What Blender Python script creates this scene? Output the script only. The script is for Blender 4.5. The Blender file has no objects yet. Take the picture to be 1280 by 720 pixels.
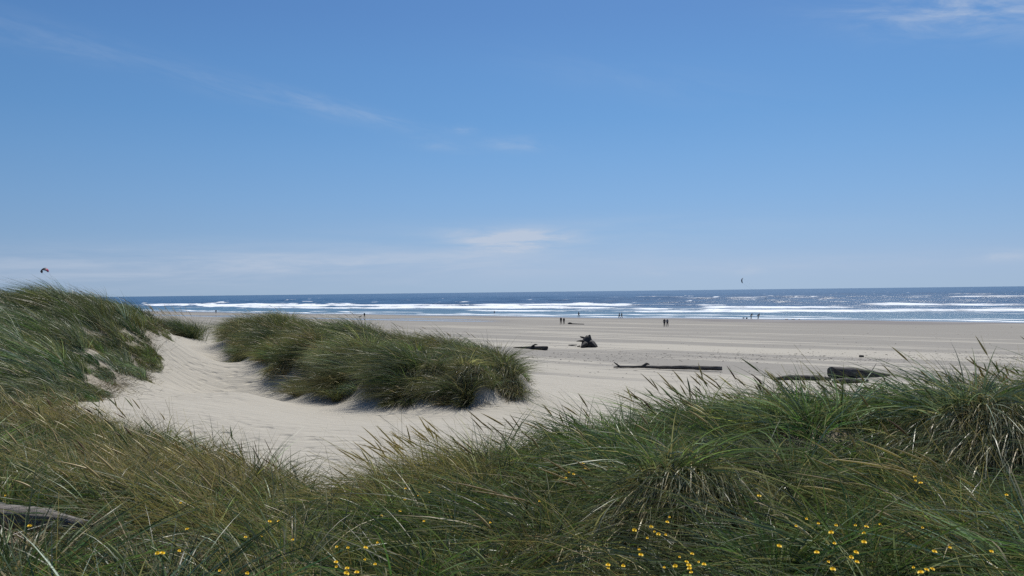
import bpy, math, random
import numpy as np
from mathutils import Vector, Matrix, Euler, Quaternion

RNG = np.random.default_rng(7)
random.seed(7)
scene = bpy.context.scene
col = scene.collection

# ------------------------------------------------------------------ camera
F = 995.0                       # focal length in photo pixels (1280 wide)
EYE = np.array([0.0, 0.0, 8.0])
PITCH = 5.0 / F
ROLL = math.atan(0.0116)
cam_data = bpy.data.cameras.new('camera')
cam = bpy.data.objects.new('camera', cam_data)
col.objects.link(cam)
cam_data.sensor_width = 36.0
cam_data.lens = 36.0 * F / 1280.0
cam_data.clip_start = 0.05
cam_data.clip_end = 60000
RM = Matrix.Rotation(math.pi / 2 + PITCH, 3, 'X') @ Matrix.Rotation(-ROLL, 3, 'Z')
cam.matrix_world = Matrix.Translation(EYE) @ RM.to_4x4()
scene.camera = cam
R3 = np.array(RM)


def ray(px, py):
    return R3 @ np.array([(px - 640.0) / F, (360.0 - py) / F, -1.0])


def at(px, py, d):
    r = ray(px, py)
    return EYE + r * (d / r[1])


def on_plane(px, py, z=0.0):
    r = ray(px, py)
    return EYE + r * ((z - EYE[2]) / r[2])


# ------------------------------------------------------------------ numpy noise
def _hash(ix, iy, seed):
    h = (ix.astype(np.int64) * 374761393 + iy.astype(np.int64) * 668265263 + seed * 1442695041) & 0xFFFFFFFF
    h = ((h ^ (h >> 13)) * 1274126177) & 0xFFFFFFFF
    h = ((h ^ (h >> 15)) * 2246822519) & 0xFFFFFFFF
    return ((h ^ (h >> 16)) & 0xFFFFFF) / float(0xFFFFFF)


def vnoise(x, y, seed=0):
    x = np.asarray(x, float); y = np.asarray(y, float)
    ix = np.floor(x); iy = np.floor(y)
    fx = x - ix; fy = y - iy
    fx = fx * fx * (3 - 2 * fx); fy = fy * fy * (3 - 2 * fy)
    a = _hash(ix, iy, seed); b = _hash(ix + 1, iy, seed)
    c = _hash(ix, iy + 1, seed); d = _hash(ix + 1, iy + 1, seed)
    return (a * (1 - fx) + b * fx) * (1 - fy) + (c * (1 - fx) + d * fx) * fy


def fbm(x, y, seed=0, octv=4):
    s = 0; amp = 0.5; t = 0
    for k in range(octv):
        s = s + amp * vnoise(x * 2 ** k + 17.3 * k, y * 2 ** k - 9.1 * k, seed + k)
        t += amp; amp *= 0.5
    return s / t


def sstep(a, b, x):
    t = np.clip((x - a) / (b - a), 0, 1)
    return t * t * (3 - 2 * t)


# ------------------------------------------------------------------ terrain height
def polar(px, d):
    return math.atan((px - 640.0) / F), math.log(d)


CP = []
def cv(px, py, d):             # a bare-sand point read from the photograph
    p = at(px, py, d); CP.append((math.atan2(p[0], p[1]), math.log(math.hypot(p[0], p[1])), p[2]))
def ch(px, d, z):              # a ground height under grass or hidden
    x = (px - 640.0) / F * d
    CP.append((math.atan2(x, d), math.log(math.hypot(x, d)), z))

for px in (-500, 0, 640, 1280, 1780):
    ch(px, 1.3, 6.35); ch(px, 3.5, 6.33)
# left foreground mound
ch(-200, 6, 6.35); ch(50, 6, 6.2); ch(50, 9, 5.95); ch(-200, 12, 6.1); ch(100, 12, 5.92); ch(180, 11, 5.78); ch(250, 10, 5.62)
ch(250, 6, 6.1); ch(330, 8.8, 5.68); ch(400, 8.5, 5.5); ch(430, 6, 5.9); ch(440, 8.5, 5.28)
# right foreground mound
ch(500, 7.6, 5.93); ch(560, 8, 6.0); ch(650, 8.2, 6.0); ch(760, 8.5, 6.12); ch(880, 9, 6.33); ch(1000, 9, 6.34); ch(1100, 9, 6.36); ch(1280, 9, 6.5); ch(1550, 9, 6.6)
ch(650, 5.5, 6.1); ch(900, 5.5, 6.2); ch(1200, 5.5, 6.25)
ch(600, 12, 4.7); ch(760, 12, 4.9); ch(950, 12.5, 5.1); ch(1200, 12.5, 5.1); ch(1550, 12.5, 5.2)
for px in (760, 950, 1250, 1550):
    ch(px, 20, 4.25)
# the sand hollow and path
cv(430, 600, 13.5); cv(520, 560, 16); cv(350, 560, 16); cv(620, 530, 20); cv(720, 530, 20.5); cv(400, 530, 20); cv(260, 515, 20)
cv(200, 500, 21); cv(150, 482, 24); cv(300, 490, 26); cv(230, 460, 31); cv(260, 435, 41); cv(250, 412, 53); cv(270, 407, 60)
cv(290, 462, 36); cv(370, 489, 30); cv(430, 501, 27.2); cv(500, 512, 25.2); cv(590, 512, 24.8); cv(640, 502, 26); cv(664, 482, 29)
cv(276, 434, 42)
ch(60, 15.5, 5.4); ch(150, 15.5, 5.15); ch(-200, 16, 5.8)
# left dune
cv(100, 489, 21); cv(160, 466, 27); cv(203, 434, 37); cv(250, 424, 44)
ch(-200, 22, 7.2); ch(0, 24, 6.92); ch(60, 26, 7.02); ch(100, 28, 7.22); ch(150, 31, 7.2); ch(190, 35, 6.92); ch(50, 21.5, 6.35); ch(-100, 19, 6.9)
ch(0, 31, 6.75); ch(60, 34, 6.7); ch(-200, 31, 7.0); ch(120, 25, 6.3); ch(0, 19, 6.0); ch(212, 41, 6.05); ch(0, 40, 6.6); ch(100, 45, 6.0); ch(-200, 40, 7.2)
# centre dune
ch(320, 40, 6.45); ch(372, 36, 5.95); ch(440, 32, 5.98); ch(500, 30.5, 5.74); ch(560, 30, 5.62); ch(620, 29.0, 5.45)
ch(330, 35.5, 5.4); ch(400, 31, 5.4); ch(480, 27.7, 5.2); ch(580, 26.8, 4.9)
ch(300, 50, 5.2); ch(400, 44, 5.0); ch(500, 39, 4.5); ch(600, 36, 4.0); ch(450, 60, 2.8)
# slope down to the beach
cv(700, 500, 30); cv(700, 470, 50); cv(780, 482, 47)
for px in (950, 1250, 1550):
    ch(px, 30, 3.8); ch(px, 45, 2.3)
for px in (560, 700, 900, 1100, 1400):
    ch(px, 68, 0.12)
ch(0, 75, 3.2); ch(300, 75, 2.6); ch(-300, 75, 4.0); ch(450, 90, 0.1)
for px in (-500, -100, 300, 600, 900, 1200, 1600):
    ch(px, 115, 0.0)
ch(-900, 20, 6.8); ch(-900, 60, 5.0); ch(2000, 20, 5.0); ch(2000, 60, 1.0)
CP = np.array(CP)


def _tps_k(r2):
    return np.where(r2 > 1e-12, 0.5 * r2 * np.log(np.maximum(r2, 1e-12)), 0.0)

n = len(CP)
A = np.zeros((n + 3, n + 3))
dx = CP[:, None, 0] - CP[None, :, 0]; dy = CP[:, None, 1] - CP[None, :, 1]
A[:n, :n] = _tps_k(dx * dx + dy * dy) + np.eye(n) * 2e-4
A[:n, n] = 1; A[:n, n + 1] = CP[:, 0]; A[:n, n + 2] = CP[:, 1]
A[n:, :n] = A[:n, n:].T
W = np.linalg.solve(A, np.concatenate([CP[:, 2], np.zeros(3)]))

SN = np.array([0.82, 1.0]) / math.hypot(0.82, 1.0)       # offshore normal
ST = np.array([1.0, -0.82]) / math.hypot(0.82, 1.0)      # along shore
V0 = 213.0


def shore(x, y):
    return x * ST[0] + y * ST[1], x * SN[0] + y * SN[1] - V0


BUMPS = [(850, 5.75, 0.45, 0.36), (800, 5.3, 0.32, 0.22), (1200, 7.1, 0.45, 0.22), (1275, 6.7, 0.4, 0.16), (400, 6.9, 0.35, 0.14), (700, 4.9, 0.3, 0.14), (1010, 7.4, 0.5, 0.12), (560, 6.2, 0.35, 0.12),
         (330, 35.6, 0.9, 0.40), (385, 32.0, 0.75, 0.42), (440, 29.6, 0.75, 0.40), (492, 27.4, 0.8, 0.55), (545, 26.8, 0.5, 0.30), (592, 26.3, 0.75, 0.60), (640, 27.4, 0.6, 0.55), (350, 41, 1.2, 0.22), (450, 33.0, 0.8, 0.26), (545, 31.0, 0.8, 0.22)]


def height(x, y, micro=True):
    x = np.atleast_1d(np.asarray(x, float)); y = np.atleast_1d(np.asarray(y, float))
    sh = x.shape
    x = x.ravel(); y = y.ravel()
    d = np.hypot(x, y)
    z = np.zeros_like(x)
    near = d < 135
    idx = np.nonzero(near)[0]
    for c in range(0, len(idx), 60000):
        i = idx[c:c + 60000]
        a = np.clip(np.arctan2(x[i], y[i]), -1.3, 1.3); l = np.log(np.clip(d[i], 1.3, 200))
        k = _tps_k((a[:, None] - CP[None, :, 0]) ** 2 + (l[:, None] - CP[None, :, 1]) ** 2)
        zz = k @ W[:n] + W[n] + W[n + 1] * a + W[n + 2] * l
        back = sstep(1.15, 1.5, np.abs(np.arctan2(x[i], y[i])))
        zz = zz * (1 - back) + 6.3 * back
        zz = np.where(zz > 0.3, zz, 0.3 * np.exp((np.minimum(zz, 0.3) - 0.3) / 0.6))   # soft floor at the beach
        f = sstep(85, 130, d[i])
        z[i] = np.clip(zz, 0, 9) * (1 - f)
    u, v = shore(x, y)
    m = v > -25
    wob = 0.10 * (fbm(u / 22, v / 60, 41, 3) - 0.5) * 2
    z = z - np.where(m, 0.012 * np.maximum(v + 10 + 60 * wob, 0), 0)
    z = np.maximum(z, -6)
    if micro:
        k = sstep(0, 6, d) * (1 - sstep(90, 150, d))
        z = z + k * (0.10 * (fbm(x / 2.6, y / 2.6, 3, 4) - 0.5) + 0.03 * (fbm(x / 0.5, y / 0.5, 9, 2) - 0.5))
    # hummocks the grass has built up: (px, distance, radius, height)
    for px, dd, rr_, hh_ in BUMPS:
        cx = (px - 640.0) / F * dd
        r2 = ((x - cx) ** 2 + (y - dd) ** 2) / rr_ ** 2
        z = z + hh_ * np.exp(-r2 ** 1.5)
    nearg = sstep(2.2, 3.2, d) * (1 - sstep(8.2, 10.5, d))
    z = z + nearg * 0.26 * (fbm(x / 0.75, y / 0.75, 71, 2) - 0.5)
    return z.reshape(sh)


def hz(x, y):
    return float(height(x, y)[0])


# ------------------------------------------------------------------ mesh building
def mesh_from_arrays(name, verts, faces, cols=None, uvs=None, attrs=None, smooth=False):
    """faces: (M,4) or (M,3) int array"""
    me = bpy.data.meshes.new(name)
    verts = np.ascontiguousarray(verts, np.float32)
    faces = np.ascontiguousarray(faces, np.int32)
    k = faces.shape[1]
    me.vertices.add(len(verts)); me.vertices.foreach_set('co', verts.ravel())
    me.loops.add(faces.size); me.loops.foreach_set('vertex_index', faces.ravel())
    me.polygons.add(len(faces))
    me.polygons.foreach_set('loop_start', np.arange(0, faces.size, k, dtype=np.int32))
    me.update(calc_edges=True)
    if smooth:
        me.polygons.foreach_set('use_smooth', np.ones(len(faces), bool))
    if cols is not None:
        a = me.color_attributes.new('tint', 'FLOAT_COLOR', 'POINT')
        c4 = np.ones((len(verts), 4), np.float32); c4[:, :3] = cols
        a.data.foreach_set('color', c4.ravel())
    for nm, arr in (attrs or {}).items():
        a = me.attributes.new(nm, 'FLOAT', 'POINT')
        a.data.foreach_set('value', np.ascontiguousarray(arr, np.float32))
    if uvs is not None:
        uvl = me.uv_layers.new(name='UVMap')
        uvl.data.foreach_set('uv', np.ascontiguousarray(uvs[faces.ravel()], np.float32).ravel())
    me.update()
    return me


def link(name, me, mat=None, parent=None, loc=None, label=None, cat=None, group=None, kind=None):
    o = bpy.data.objects.new(name, me)
    col.objects.link(o)
    if mat is not None and me is not None:
        me.materials.append(mat)
    if parent is not None:
        o.parent = parent
    if loc is not None:
        o.location = loc
    tag(o, label, cat, group, kind)
    return o


def tag(o, label=None, cat=None, group=None, kind=None):
    if label: o['label'] = label
    if cat: o['category'] = cat
    if group: o['group'] = group
    if kind: o['kind'] = kind


# ------------------------------------------------------------------ materials
class NT:
    def __init__(s, nt):
        s.nt = nt; s.n = nt.nodes; s.l = nt.links
    def node(s, typ, **kw):
        nd = s.n.new(typ)
        for k, v in kw.items():
            setattr(nd, k, v)
        return nd
    def set(s, sock, v):
        if isinstance(v, bpy.types.NodeSocket):
            s.l.new(v, sock)
        else:
            sock.default_value = v
    def math(s, op, a, b=0.0, c=None, clamp=False):
        nd = s.node('ShaderNodeMath', operation=op, use_clamp=clamp)
        s.set(nd.inputs[0], a); s.set(nd.inputs[1], b)
        if c is not None: s.set(nd.inputs[2], c)
        return nd.outputs[0]
    def mix(s, f, a, b, blend='MIX'):
        nd = s.node('ShaderNodeMix', data_type='RGBA', blend_type=blend)
        s.set(nd.inputs[0], f)
        s.set(nd.inputs[6], a if isinstance(a, bpy.types.NodeSocket) else (*a, 1))
        s.set(nd.inputs[7], b if isinstance(b, bpy.types.NodeSocket) else (*b, 1))
        return nd.outputs[2]
    def map(s, v, a, b, c=0.0, d=1.0, smooth=True):
        nd = s.node('ShaderNodeMapRange', interpolation_type='SMOOTHSTEP' if smooth else 'LINEAR')
        s.set(nd.inputs[0], v)
        for i, q in enumerate((a, b, c, d)):
            s.set(nd.inputs[i + 1], q)
        return nd.outputs[0]
    def noise(s, vec, scale, detail=3.0, rough=0.5, dist=0.0):
        nd = s.node('ShaderNodeTexNoise')
        if vec is not None: s.l.new(vec, nd.inputs['Vector'])
        nd.inputs['Scale'].default_value = scale; nd.inputs['Detail'].default_value = detail
        nd.inputs['Roughness'].default_value = rough; nd.inputs['Distortion'].default_value = dist
        return nd.outputs['Fac']
    def mapping(s, vec, loc=(0, 0, 0), rot=(0, 0, 0), scale=(1, 1, 1), typ='POINT'):
        nd = s.node('ShaderNodeMapping', vector_type=typ)
        s.l.new(vec, nd.inputs[0])
        nd.inputs[1].default_value = loc; nd.inputs[2].default_value = rot; nd.inputs[3].default_value = scale
        return nd.outputs[0]
    def bump(s, h, strength, dist, normal=None):
        nd = s.node('ShaderNodeBump')
        s.set(nd.inputs['Strength'], strength); s.set(nd.inputs['Distance'], dist)
        s.l.new(h, nd.inputs['Height'])
        if normal is not None: s.l.new(normal, nd.inputs['Normal'])
        return nd.outputs[0]
    def attr(s, name, out='Fac'):
        nd = s.node('ShaderNodeAttribute', attribute_name=name)
        return nd.outputs[out]


def new_mat(name):
    m = bpy.data.materials.new(name); m.use_nodes = True
    t = NT(m.node_tree)
    bsdf = m.node_tree.nodes['Principled BSDF']
    return m, t, bsdf


SHORE_ROT = math.atan2(ST[1], ST[0])      # rotate object coords so X runs along the shore


def sand_material():
    m, t, b = new_mat('sand')
    geo = t.node('ShaderNodeNewGeometry').outputs['Position']
    sh = t.mapping(geo, rot=(0, 0, -SHORE_ROT))
    big = t.noise(t.mapping(sh, scale=(0.007, 0.085, 0.0)), 1.0, 5, 0.6)
    big2 = t.noise(t.mapping(sh, loc=(31, 7, 0), scale=(0.016, 0.24, 0.0)), 1.0, 4, 0.55)
    thin = t.noise(t.mapping(sh, loc=(5, 77, 0), scale=(0.03, 0.7, 0.0)), 1.0, 4, 0.6)
    flat = t.attr('flat')                   # open beach where the wind leaves damp and dry bands
    wet = t.attr('wet')
    litter = t.attr('litter')
    s = t.math('ADD', t.math('MULTIPLY', big, 0.38), t.math('ADD', t.math('MULTIPLY', big2, 0.30), t.math('MULTIPLY', thin, 0.32)))
    band = t.math('MULTIPLY', t.map(t.math('ADD', s, t.math('MULTIPLY', t.attr('damp'), 0.045)), 0.455, 0.512), flat)
    fine = t.noise(geo, 9.0, 6, 0.7)
    grain = t.noise(geo, 240.0, 2, 0.6)
    dry = t.mix(fine, (0.342, 0.316, 0.262), (0.418, 0.386, 0.320))
    dry = t.mix(t.map(grain, 0.3, 0.75), t.mix(0.16, dry, (0.18, 0.16, 0.14)), dry)
    damp = t.mix(fine, (0.200, 0.185, 0.160), (0.240, 0.222, 0.192))
    c = t.mix(t.math('MULTIPLY', band, 0.95), dry, damp)
    wetc = t.mix(fine, (0.135, 0.120, 0.112), (0.165, 0.15, 0.14))
    c = t.mix(t.map(wet, 0.0, 0.6), c, wetc)
    straw = t.mix(t.noise(geo, 30.0, 4, 0.7), (0.10, 0.075, 0.045), (0.26, 0.21, 0.14))
    c = t.mix(t.math('MULTIPLY', t.map(litter, 0.1, 0.9), 0.85), c, straw)
    t.l.new(c, b.inputs['Base Color'])
    t.l.new(t.map(wet, 0.5, 1.0, 0.9, 0.10), b.inputs['Roughness'])
    b.inputs['Specular IOR Level'].default_value = 0.35
    # wind ripples, then hummocks, footprints and grain
    wv = t.mapping(geo, rot=(0, 0, math.radians(-24)), scale=(2.2, 9.5, 2.0))
    r1 = t.noise(wv, 1.0, 3, 0.55, 0.4)
    r2 = t.noise(t.mapping(geo, rot=(0, 0, math.radians(-18)), scale=(0.8, 2.6, 1.0)), 1.0, 3, 0.6)
    vor = t.node('ShaderNodeTexVoronoi', feature='SMOOTH_F1'); t.l.new(geo, vor.inputs['Vector']); vor.inputs['Scale'].default_value = 2.3
    foot = t.map(vor.outputs['Distance'], 0.08, 0.4)
    tracks = t.map(t.noise(geo, 0.16, 2, 0.5), 0.47, 0.58)
    keep = t.math('SUBTRACT', 1.0, t.math('MINIMUM', t.math('ADD', wet, t.math('MULTIPLY', flat, 0.6)), 1.0))
    h = t.math('ADD', t.math('MULTIPLY', r1, 0.42), t.math('MULTIPLY', r2, 1.0))
    h = t.math('ADD', h, t.math('MULTIPLY', t.math('MULTIPLY', foot, tracks), 0.6))
    h = t.math('ADD', h, t.math('MULTIPLY', grain, 0.02))
    nrm = t.bump(t.math('MULTIPLY', h, t.math('MAXIMUM', keep, 0.06)), 1.0, 0.10)
    t.l.new(nrm, b.inputs['Normal'])
    return m


def sea_material():
    m, t, b = new_mat('sea_water')
    geo = t.node('ShaderNodeNewGeometry').outputs['Position']
    sh = t.mapping(geo, rot=(0, 0, -SHORE_ROT))
    foam = t.attr('foam'); shal = t.attr('shallow')
    n1 = t.noise(t.mapping(sh, scale=(0.10, 0.30, 0.0)), 1.0, 6, 0.68)
    n2 = t.noise(t.mapping(sh, loc=(9, 3, 0), scale=(0.9, 0.9, 0.0)), 1.0, 5, 0.7)
    nn = t.math('ADD', t.math('MULTIPLY', n1, 0.65), t.math('MULTIPLY', n2, 0.35))
    fm = t.map(t.math('ADD', foam, t.math('MULTIPLY', t.math('SUBTRACT', nn, 0.5), 1.5)), 0.40, 0.80)
    patch = t.noise(t.mapping(sh, loc=(3, 8, 0), scale=(0.004, 0.012, 0.0)), 1.0, 4, 0.6)
    deep = t.mix(t.map(patch, 0.35, 0.65), (0.016, 0.052, 0.112), (0.027, 0.078, 0.150))
    shc = t.mix(patch, (0.075, 0.145, 0.185), (0.10, 0.18, 0.215))
    c = t.mix(shal, deep, shc)
    c = t.mix(fm, c, (0.84, 0.87, 0.89))
    t.l.new(c, b.inputs['Base Color'])
    t.l.new(t.math('ADD', 0.30, t.math('MULTIPLY', fm, 0.65)), b.inputs['Roughness'])
    b.inputs['IOR'].default_value = 1.333
    b.inputs['Specular IOR Level'].default_value = 0.36
    w = t.noise(t.mapping(sh, scale=(0.45, 0.9, 0.0)), 1.0, 6, 0.62)
    nrm = t.bump(w, 0.6, 0.7)
    t.l.new(nrm, b.inputs['Normal'])
    return m


def grass_material(name='grass_blade', rough=0.44, trans=0.26):
    m, t, b = new_mat(name)
    c = t.attr('tint', 'Color')
    geo = t.node('ShaderNodeNewGeometry').outputs['Position']
    v = t.noise(geo, 40.0, 2, 0.6)
    c = t.mix(t.map(v, 0.3, 0.7, 0.0, 0.35), c, t.mix(1.0, c, (0.62, 0.60, 0.55), 'MULTIPLY'))
    t.l.new(c, b.inputs['Base Color'])
    b.inputs['Roughness'].default_value = rough
    b.inputs['Specular IOR Level'].default_value = 0.42
    tr = t.node('ShaderNodeBsdfTranslucent')
    t.l.new(t.mix(1.0, c, (1.05, 1.22, 0.78), 'MULTIPLY'), tr.inputs[0])
    mx = t.node('ShaderNodeMixShader'); mx.inputs[0].default_value = trans
    t.l.new(b.outputs[0], mx.inputs[1]); t.l.new(tr.outputs[0], mx.inputs[2])
    out = m.node_tree.nodes['Material Output']
    t.l.new(mx.outputs[0], out.inputs[0])
    return m


def wood_material(name, dark, light, bleach):
    m, t, b = new_mat(name)
    uv = t.node('ShaderNodeUVMap').outputs[0]
    g = t.noise(t.mapping(uv, scale=(26, 1.3, 1)), 1.0, 6, 0.7, 0.3)
    g2 = t.noise(t.mapping(uv, scale=(5, 0.7, 1)), 1.0, 4, 0.6)
    c = t.mix(t.map(g, 0.35, 0.65), dark, light)
    c = t.mix(t.math('MULTIPLY', t.map(g2, 0.45, 0.7), 0.7), c, bleach)
    t.l.new(c, b.inputs['Base Color'])
    b.inputs['Roughness'].default_value = 0.85
    t.l.new(t.bump(g, 0.9, 0.03), b.inputs['Normal'])
    return m


def plain(name, c, rough=0.8):
    m, t, b = new_mat(name)
    geo = t.node('ShaderNodeTexCoord').outputs['Object']
    v = t.noise(geo, 12.0, 3, 0.6)
    t.l.new(t.mix(v, tuple(q * 0.82 for q in c), tuple(min(1, q * 1.15) for q in c)), b.inputs['Base Color'])
    b.inputs['Roughness'].default_value = rough
    return m


M_SAND = sand_material()
M_SEA = sea_material()
M_GRASS = grass_material()
M_SEED = grass_material('seed_head', 0.6, 0.5)
M_WOOD = wood_material('driftwood', (0.028, 0.024, 0.021), (0.085, 0.075, 0.066), (0.24, 0.225, 0.205))  # grey streaks also paint sunlit log tops, besides real bleaching
M_DARKWOOD = wood_material('backlit_driftwood', (0.016, 0.014, 0.013), (0.045, 0.04, 0.036), (0.11, 0.10, 0.09))  # near-black colour stands in for the shade on backlit wood
M_PALEWOOD = wood_material('weathered_wood', (0.085, 0.075, 0.066), (0.23, 0.205, 0.18), (0.36, 0.335, 0.30))

# ------------------------------------------------------------------ sky and sun
SUN_AZ, SUN_EL = math.radians(16), math.radians(56)
world = bpy.data.worlds.new('World'); scene.world = world; world.use_nodes = True
t = NT(world.node_tree)
bg = world.node_tree.nodes['Background']
sky = t.node('ShaderNodeTexSky', sky_type='NISHITA')
sky.sun_disc = False
sky.sun_elevation = SUN_EL; sky.sun_rotation = SUN_AZ
sky.altitude = 0; sky.air_density = 1.0; sky.dust_density = 0.35; sky.ozone_density = 2.0
dirv = t.node('ShaderNodeTexCoord').outputs['Generated']
sep = t.node('ShaderNodeSeparateXYZ'); t.l.new(dirv, sep.inputs[0])
# clean sea air: read the sky a little above the murky horizon band, then grade it by elevation
rem = t.node('ShaderNodeCombineXYZ'); t.l.new(sep.outputs[0], rem.inputs[0]); t.l.new(sep.outputs[1], rem.inputs[1])
t.l.new(t.math('ADD', t.math('MULTIPLY', sep.outputs[2], 0.80), 0.14), rem.inputs[2])
nrmz = t.node('ShaderNodeVectorMath', operation='NORMALIZE'); t.l.new(rem.outputs[0], nrmz.inputs[0])
t.l.new(nrmz.outputs[0], sky.inputs['Vector'])
azn = t.math('ARCTAN2', sep.outputs[0], sep.outputs[1])
eln = t.math('ARCSINE', sep.outputs[2])


def azel(px, py):
    r = ray(px, py); r = r / np.linalg.norm(r)
    return math.atan2(r[0], r[1]), math.asin(r[2])


def wisp(px, py, half_w, half_h, slope, amt, seed, stretch=4.0, fine=60.0):
    """a soft streak of cirrus in direction space: size in photo pixels, slope = screen dy/dx"""
    a, e = azel(px, py)
    ang = -math.atan(slope)
    cs, sn = math.cos(ang), math.sin(ang)
    da = t.math('SUBTRACT', azn, a); de = t.math('SUBTRACT', eln, e)
    p = t.math('ADD', t.math('MULTIPLY', da, cs), t.math('MULTIPLY', de, sn))
    q = t.math('SUBTRACT', t.math('MULTIPLY', de, cs), t.math('MULTIPLY', da, sn))
    comb = t.node('ShaderNodeCombineXYZ'); t.l.new(p, comb.inputs[0]); t.l.new(q, comb.inputs[1]); comb.inputs[2].default_value = seed
    wn = t.noise(t.mapping(comb.outputs[0], scale=(fine / stretch, fine, 1)), 1.0, 6, 0.62, 0.5)
    pp = t.math('MULTIPLY', p, F / half_w); qq = t.math('MULTIPLY', q, F / half_h)
    r2 = t.math('ADD', t.math('MULTIPLY', pp, pp), t.math('MULTIPLY', qq, qq))
    g = t.math('EXPONENT', t.math('MULTIPLY', r2, -1.0))
    return t.math('MULTIPLY', t.math('MULTIPLY', g, t.map(wn, 0.30, 0.85)), amt)


cl = None
for args in [
    (230, 92, 270, 13, 0.20, 0.16, 1.0, 7.0, 70.0), (430, 138, 90, 9, 0.22, 0.34, 2.0, 5.0, 80.0), (60, 55, 90, 12, 0.10, 0.15, 3.0),
    (545, 182, 40, 7, 0.15, 0.25, 4.0), (580, 161, 14, 5, 0.0, 0.6, 5.0), (645, 180, 34, 8, 0.05, 0.50, 6.0),
    (643, 300, 66, 13, 0.0, 3.2, 7.0, 6.0, 50.0), (1225, 10, 120, 24, 0.15, 0.9, 8.0, 4.0, 50.0), (1250, 320, 25, 6, 0.0, 0.8, 9.0),
    (250, 335, 420, 22, -0.02, 1.0, 10.0, 9.0, 40.0), (480, 325, 260, 14, 0.0, 0.55, 11.0, 9.0, 50.0), (925, 336, 22, 6, 0.0, 0.8, 12.0),
    (1100, 330, 300, 12, 0.0, 0.30, 13.0, 9.0, 50.0), (700, 290, 300, 18, 0.0, 0.25, 14.0, 9.0, 40.0), (800, 100, 160, 22, 0.2, 0.10, 15.0, 6.0, 30.0), (820, 339, 30, 5, 0.0, 0.5, 16.0)]:
    w_ = wisp(*args)
    cl = w_ if cl is None else t.math('ADD', cl, w_)
cl = t.math('MINIMUM', cl, 0.85)
ramp = t.node('ShaderNodeValToRGB')
t.l.new(t.math('DIVIDE', eln, math.radians(30), clamp=True), ramp.inputs[0])
el_ = ramp.color_ramp.elements
stops = [(0, (.86, .82, .85)), (1.5, (.93, .875, .895)), (3.8, (.83, .90, .96)), (6.63, (.74, .909, 1.02)), (9.44, (.655, .894, 1.045)), (12.2, (.57, .857, 1.046)), (15.7, (.534, .823, 1.04)), (19.1, (.494, .76, 1.004)), (30, (.42, .68, .96))]
while len(el_) < len(stops): el_.new(0.5)
for e_, (p_, c_) in zip(el_, stops):
    e_.position = p_ / 30.0
    e_.color = (*[q * 0.9 for q in c_], 1)
skyc = t.mix(1.0, sky.outputs[0], ramp.outputs[0], 'MULTIPLY')
cloudc = t.mix(cl, skyc, (5.1, 5.8, 7.0))
t.l.new(cloudc, bg.inputs[0])
bg.inputs[1].default_value = 0.10

sun = bpy.data.lights.new('sun', 'SUN'); sun.energy = 4.8; sun.angle = math.radians(0.53); sun.color = (1.0, 0.965, 0.90)
so = bpy.data.objects.new('sun', sun); col.objects.link(so)
sv = Vector((math.sin(SUN_AZ) * math.cos(SUN_EL), math.cos(SUN_AZ) * math.cos(SUN_EL), math.sin(SUN_EL)))
so.rotation_euler = sv.to_track_quat('Z', 'Y').to_euler(); so.location = (0, 0, 60)

# ------------------------------------------------------------------ footprints of the grass (world polygons)
def poly(*pd):
    return np.array([[(px - 640.0) / F * d, d] for px, d in pd])

PG_CENTRE = poly((290, 40), (296, 35.8), (316, 35.0), (334, 32.2), (352, 31.8), (368, 29.0), (392, 28.9), (408, 27.4), (428, 26.8), (452, 27.9), (474, 25.7), (508, 25.0), (536, 26.5), (560, 24.9), (598, 24.6), (616, 26.2), (634, 25.5), (650, 26.6), (658, 28.8), (648, 32), (600, 36), (520, 41), (430, 46), (350, 50), (310, 49), (294, 45))
PG_LEFT = poly((-330, 15.0), (-100, 15.8), (0, 16.8), (60, 18.6), (118, 20.4), (156, 23.8), (180, 26.8), (191, 30.5), (201, 34), (209, 38), (210, 43), (100, 52), (-330, 52))
PG_FRONT_LEFT = poly((-330, 13.5), (0, 13.2), (90, 13.2), (150, 12.6), (215, 11.4), (290, 10.4), (380, 9.3), (432, 8.4), (470, 7.2), (470, 2.9), (-330, 2.9))
PG_FRONT_RIGHT = poly((470, 7.6), (500, 8.4), (560, 8.8), (700, 9.4), (900, 9.9), (1300, 10.4), (1600, 10.4), (1600, 2.9), (470, 2.9))


def inside(pg, x, y):
    r = np.zeros(x.shape, bool)
    j = len(pg) - 1
    for i in range(len(pg)):
        xi, yi = pg[i]; xj, yj = pg[j]
        c = ((yi > y) != (yj > y)) & (x < (xj - xi) * (y - yi) / (yj - yi + 1e-12) + xi)
        r ^= c; j = i
    return r


def edge_dist(pg, x, y):
    dm = np.full(x.shape, 1e9)
    for i in range(len(pg)):
        a = pg[i - 1]; b = pg[i]; ab = b - a
        tt = np.clip(((x - a[0]) * ab[0] + (y - a[1]) * ab[1]) / (ab @ ab), 0, 1)
        dm = np.minimum(dm, np.hypot(x - a[0] - tt * ab[0], y - a[1] - tt * ab[1]))
    return dm


# ------------------------------------------------------------------ the ground sheet
front = np.radians(np.arange(-50, 50.001, 0.115))
rest = np.radians(np.arange(50, 310.0, 4.0))[1:]
ang = np.concatenate([front, rest])
rad = np.concatenate([[0.3, 0.7], np.exp(np.arange(math.log(1.2), math.log(620), 0.0078)), np.geomspace(640, 30000, 26)])
AA, RR = np.meshgrid(ang, rad)
X = RR * np.sin(AA); Y = RR * np.cos(AA)
Z = height(X, Y)
U, V = shore(X, Y)
flat = sstep(55, 85, RR) * np.ones_like(Z)
wet = sstep(-26, -4, V + 14 * (fbm(U / 40, V / 25, 77, 3) - 0.5) * 2)
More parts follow.
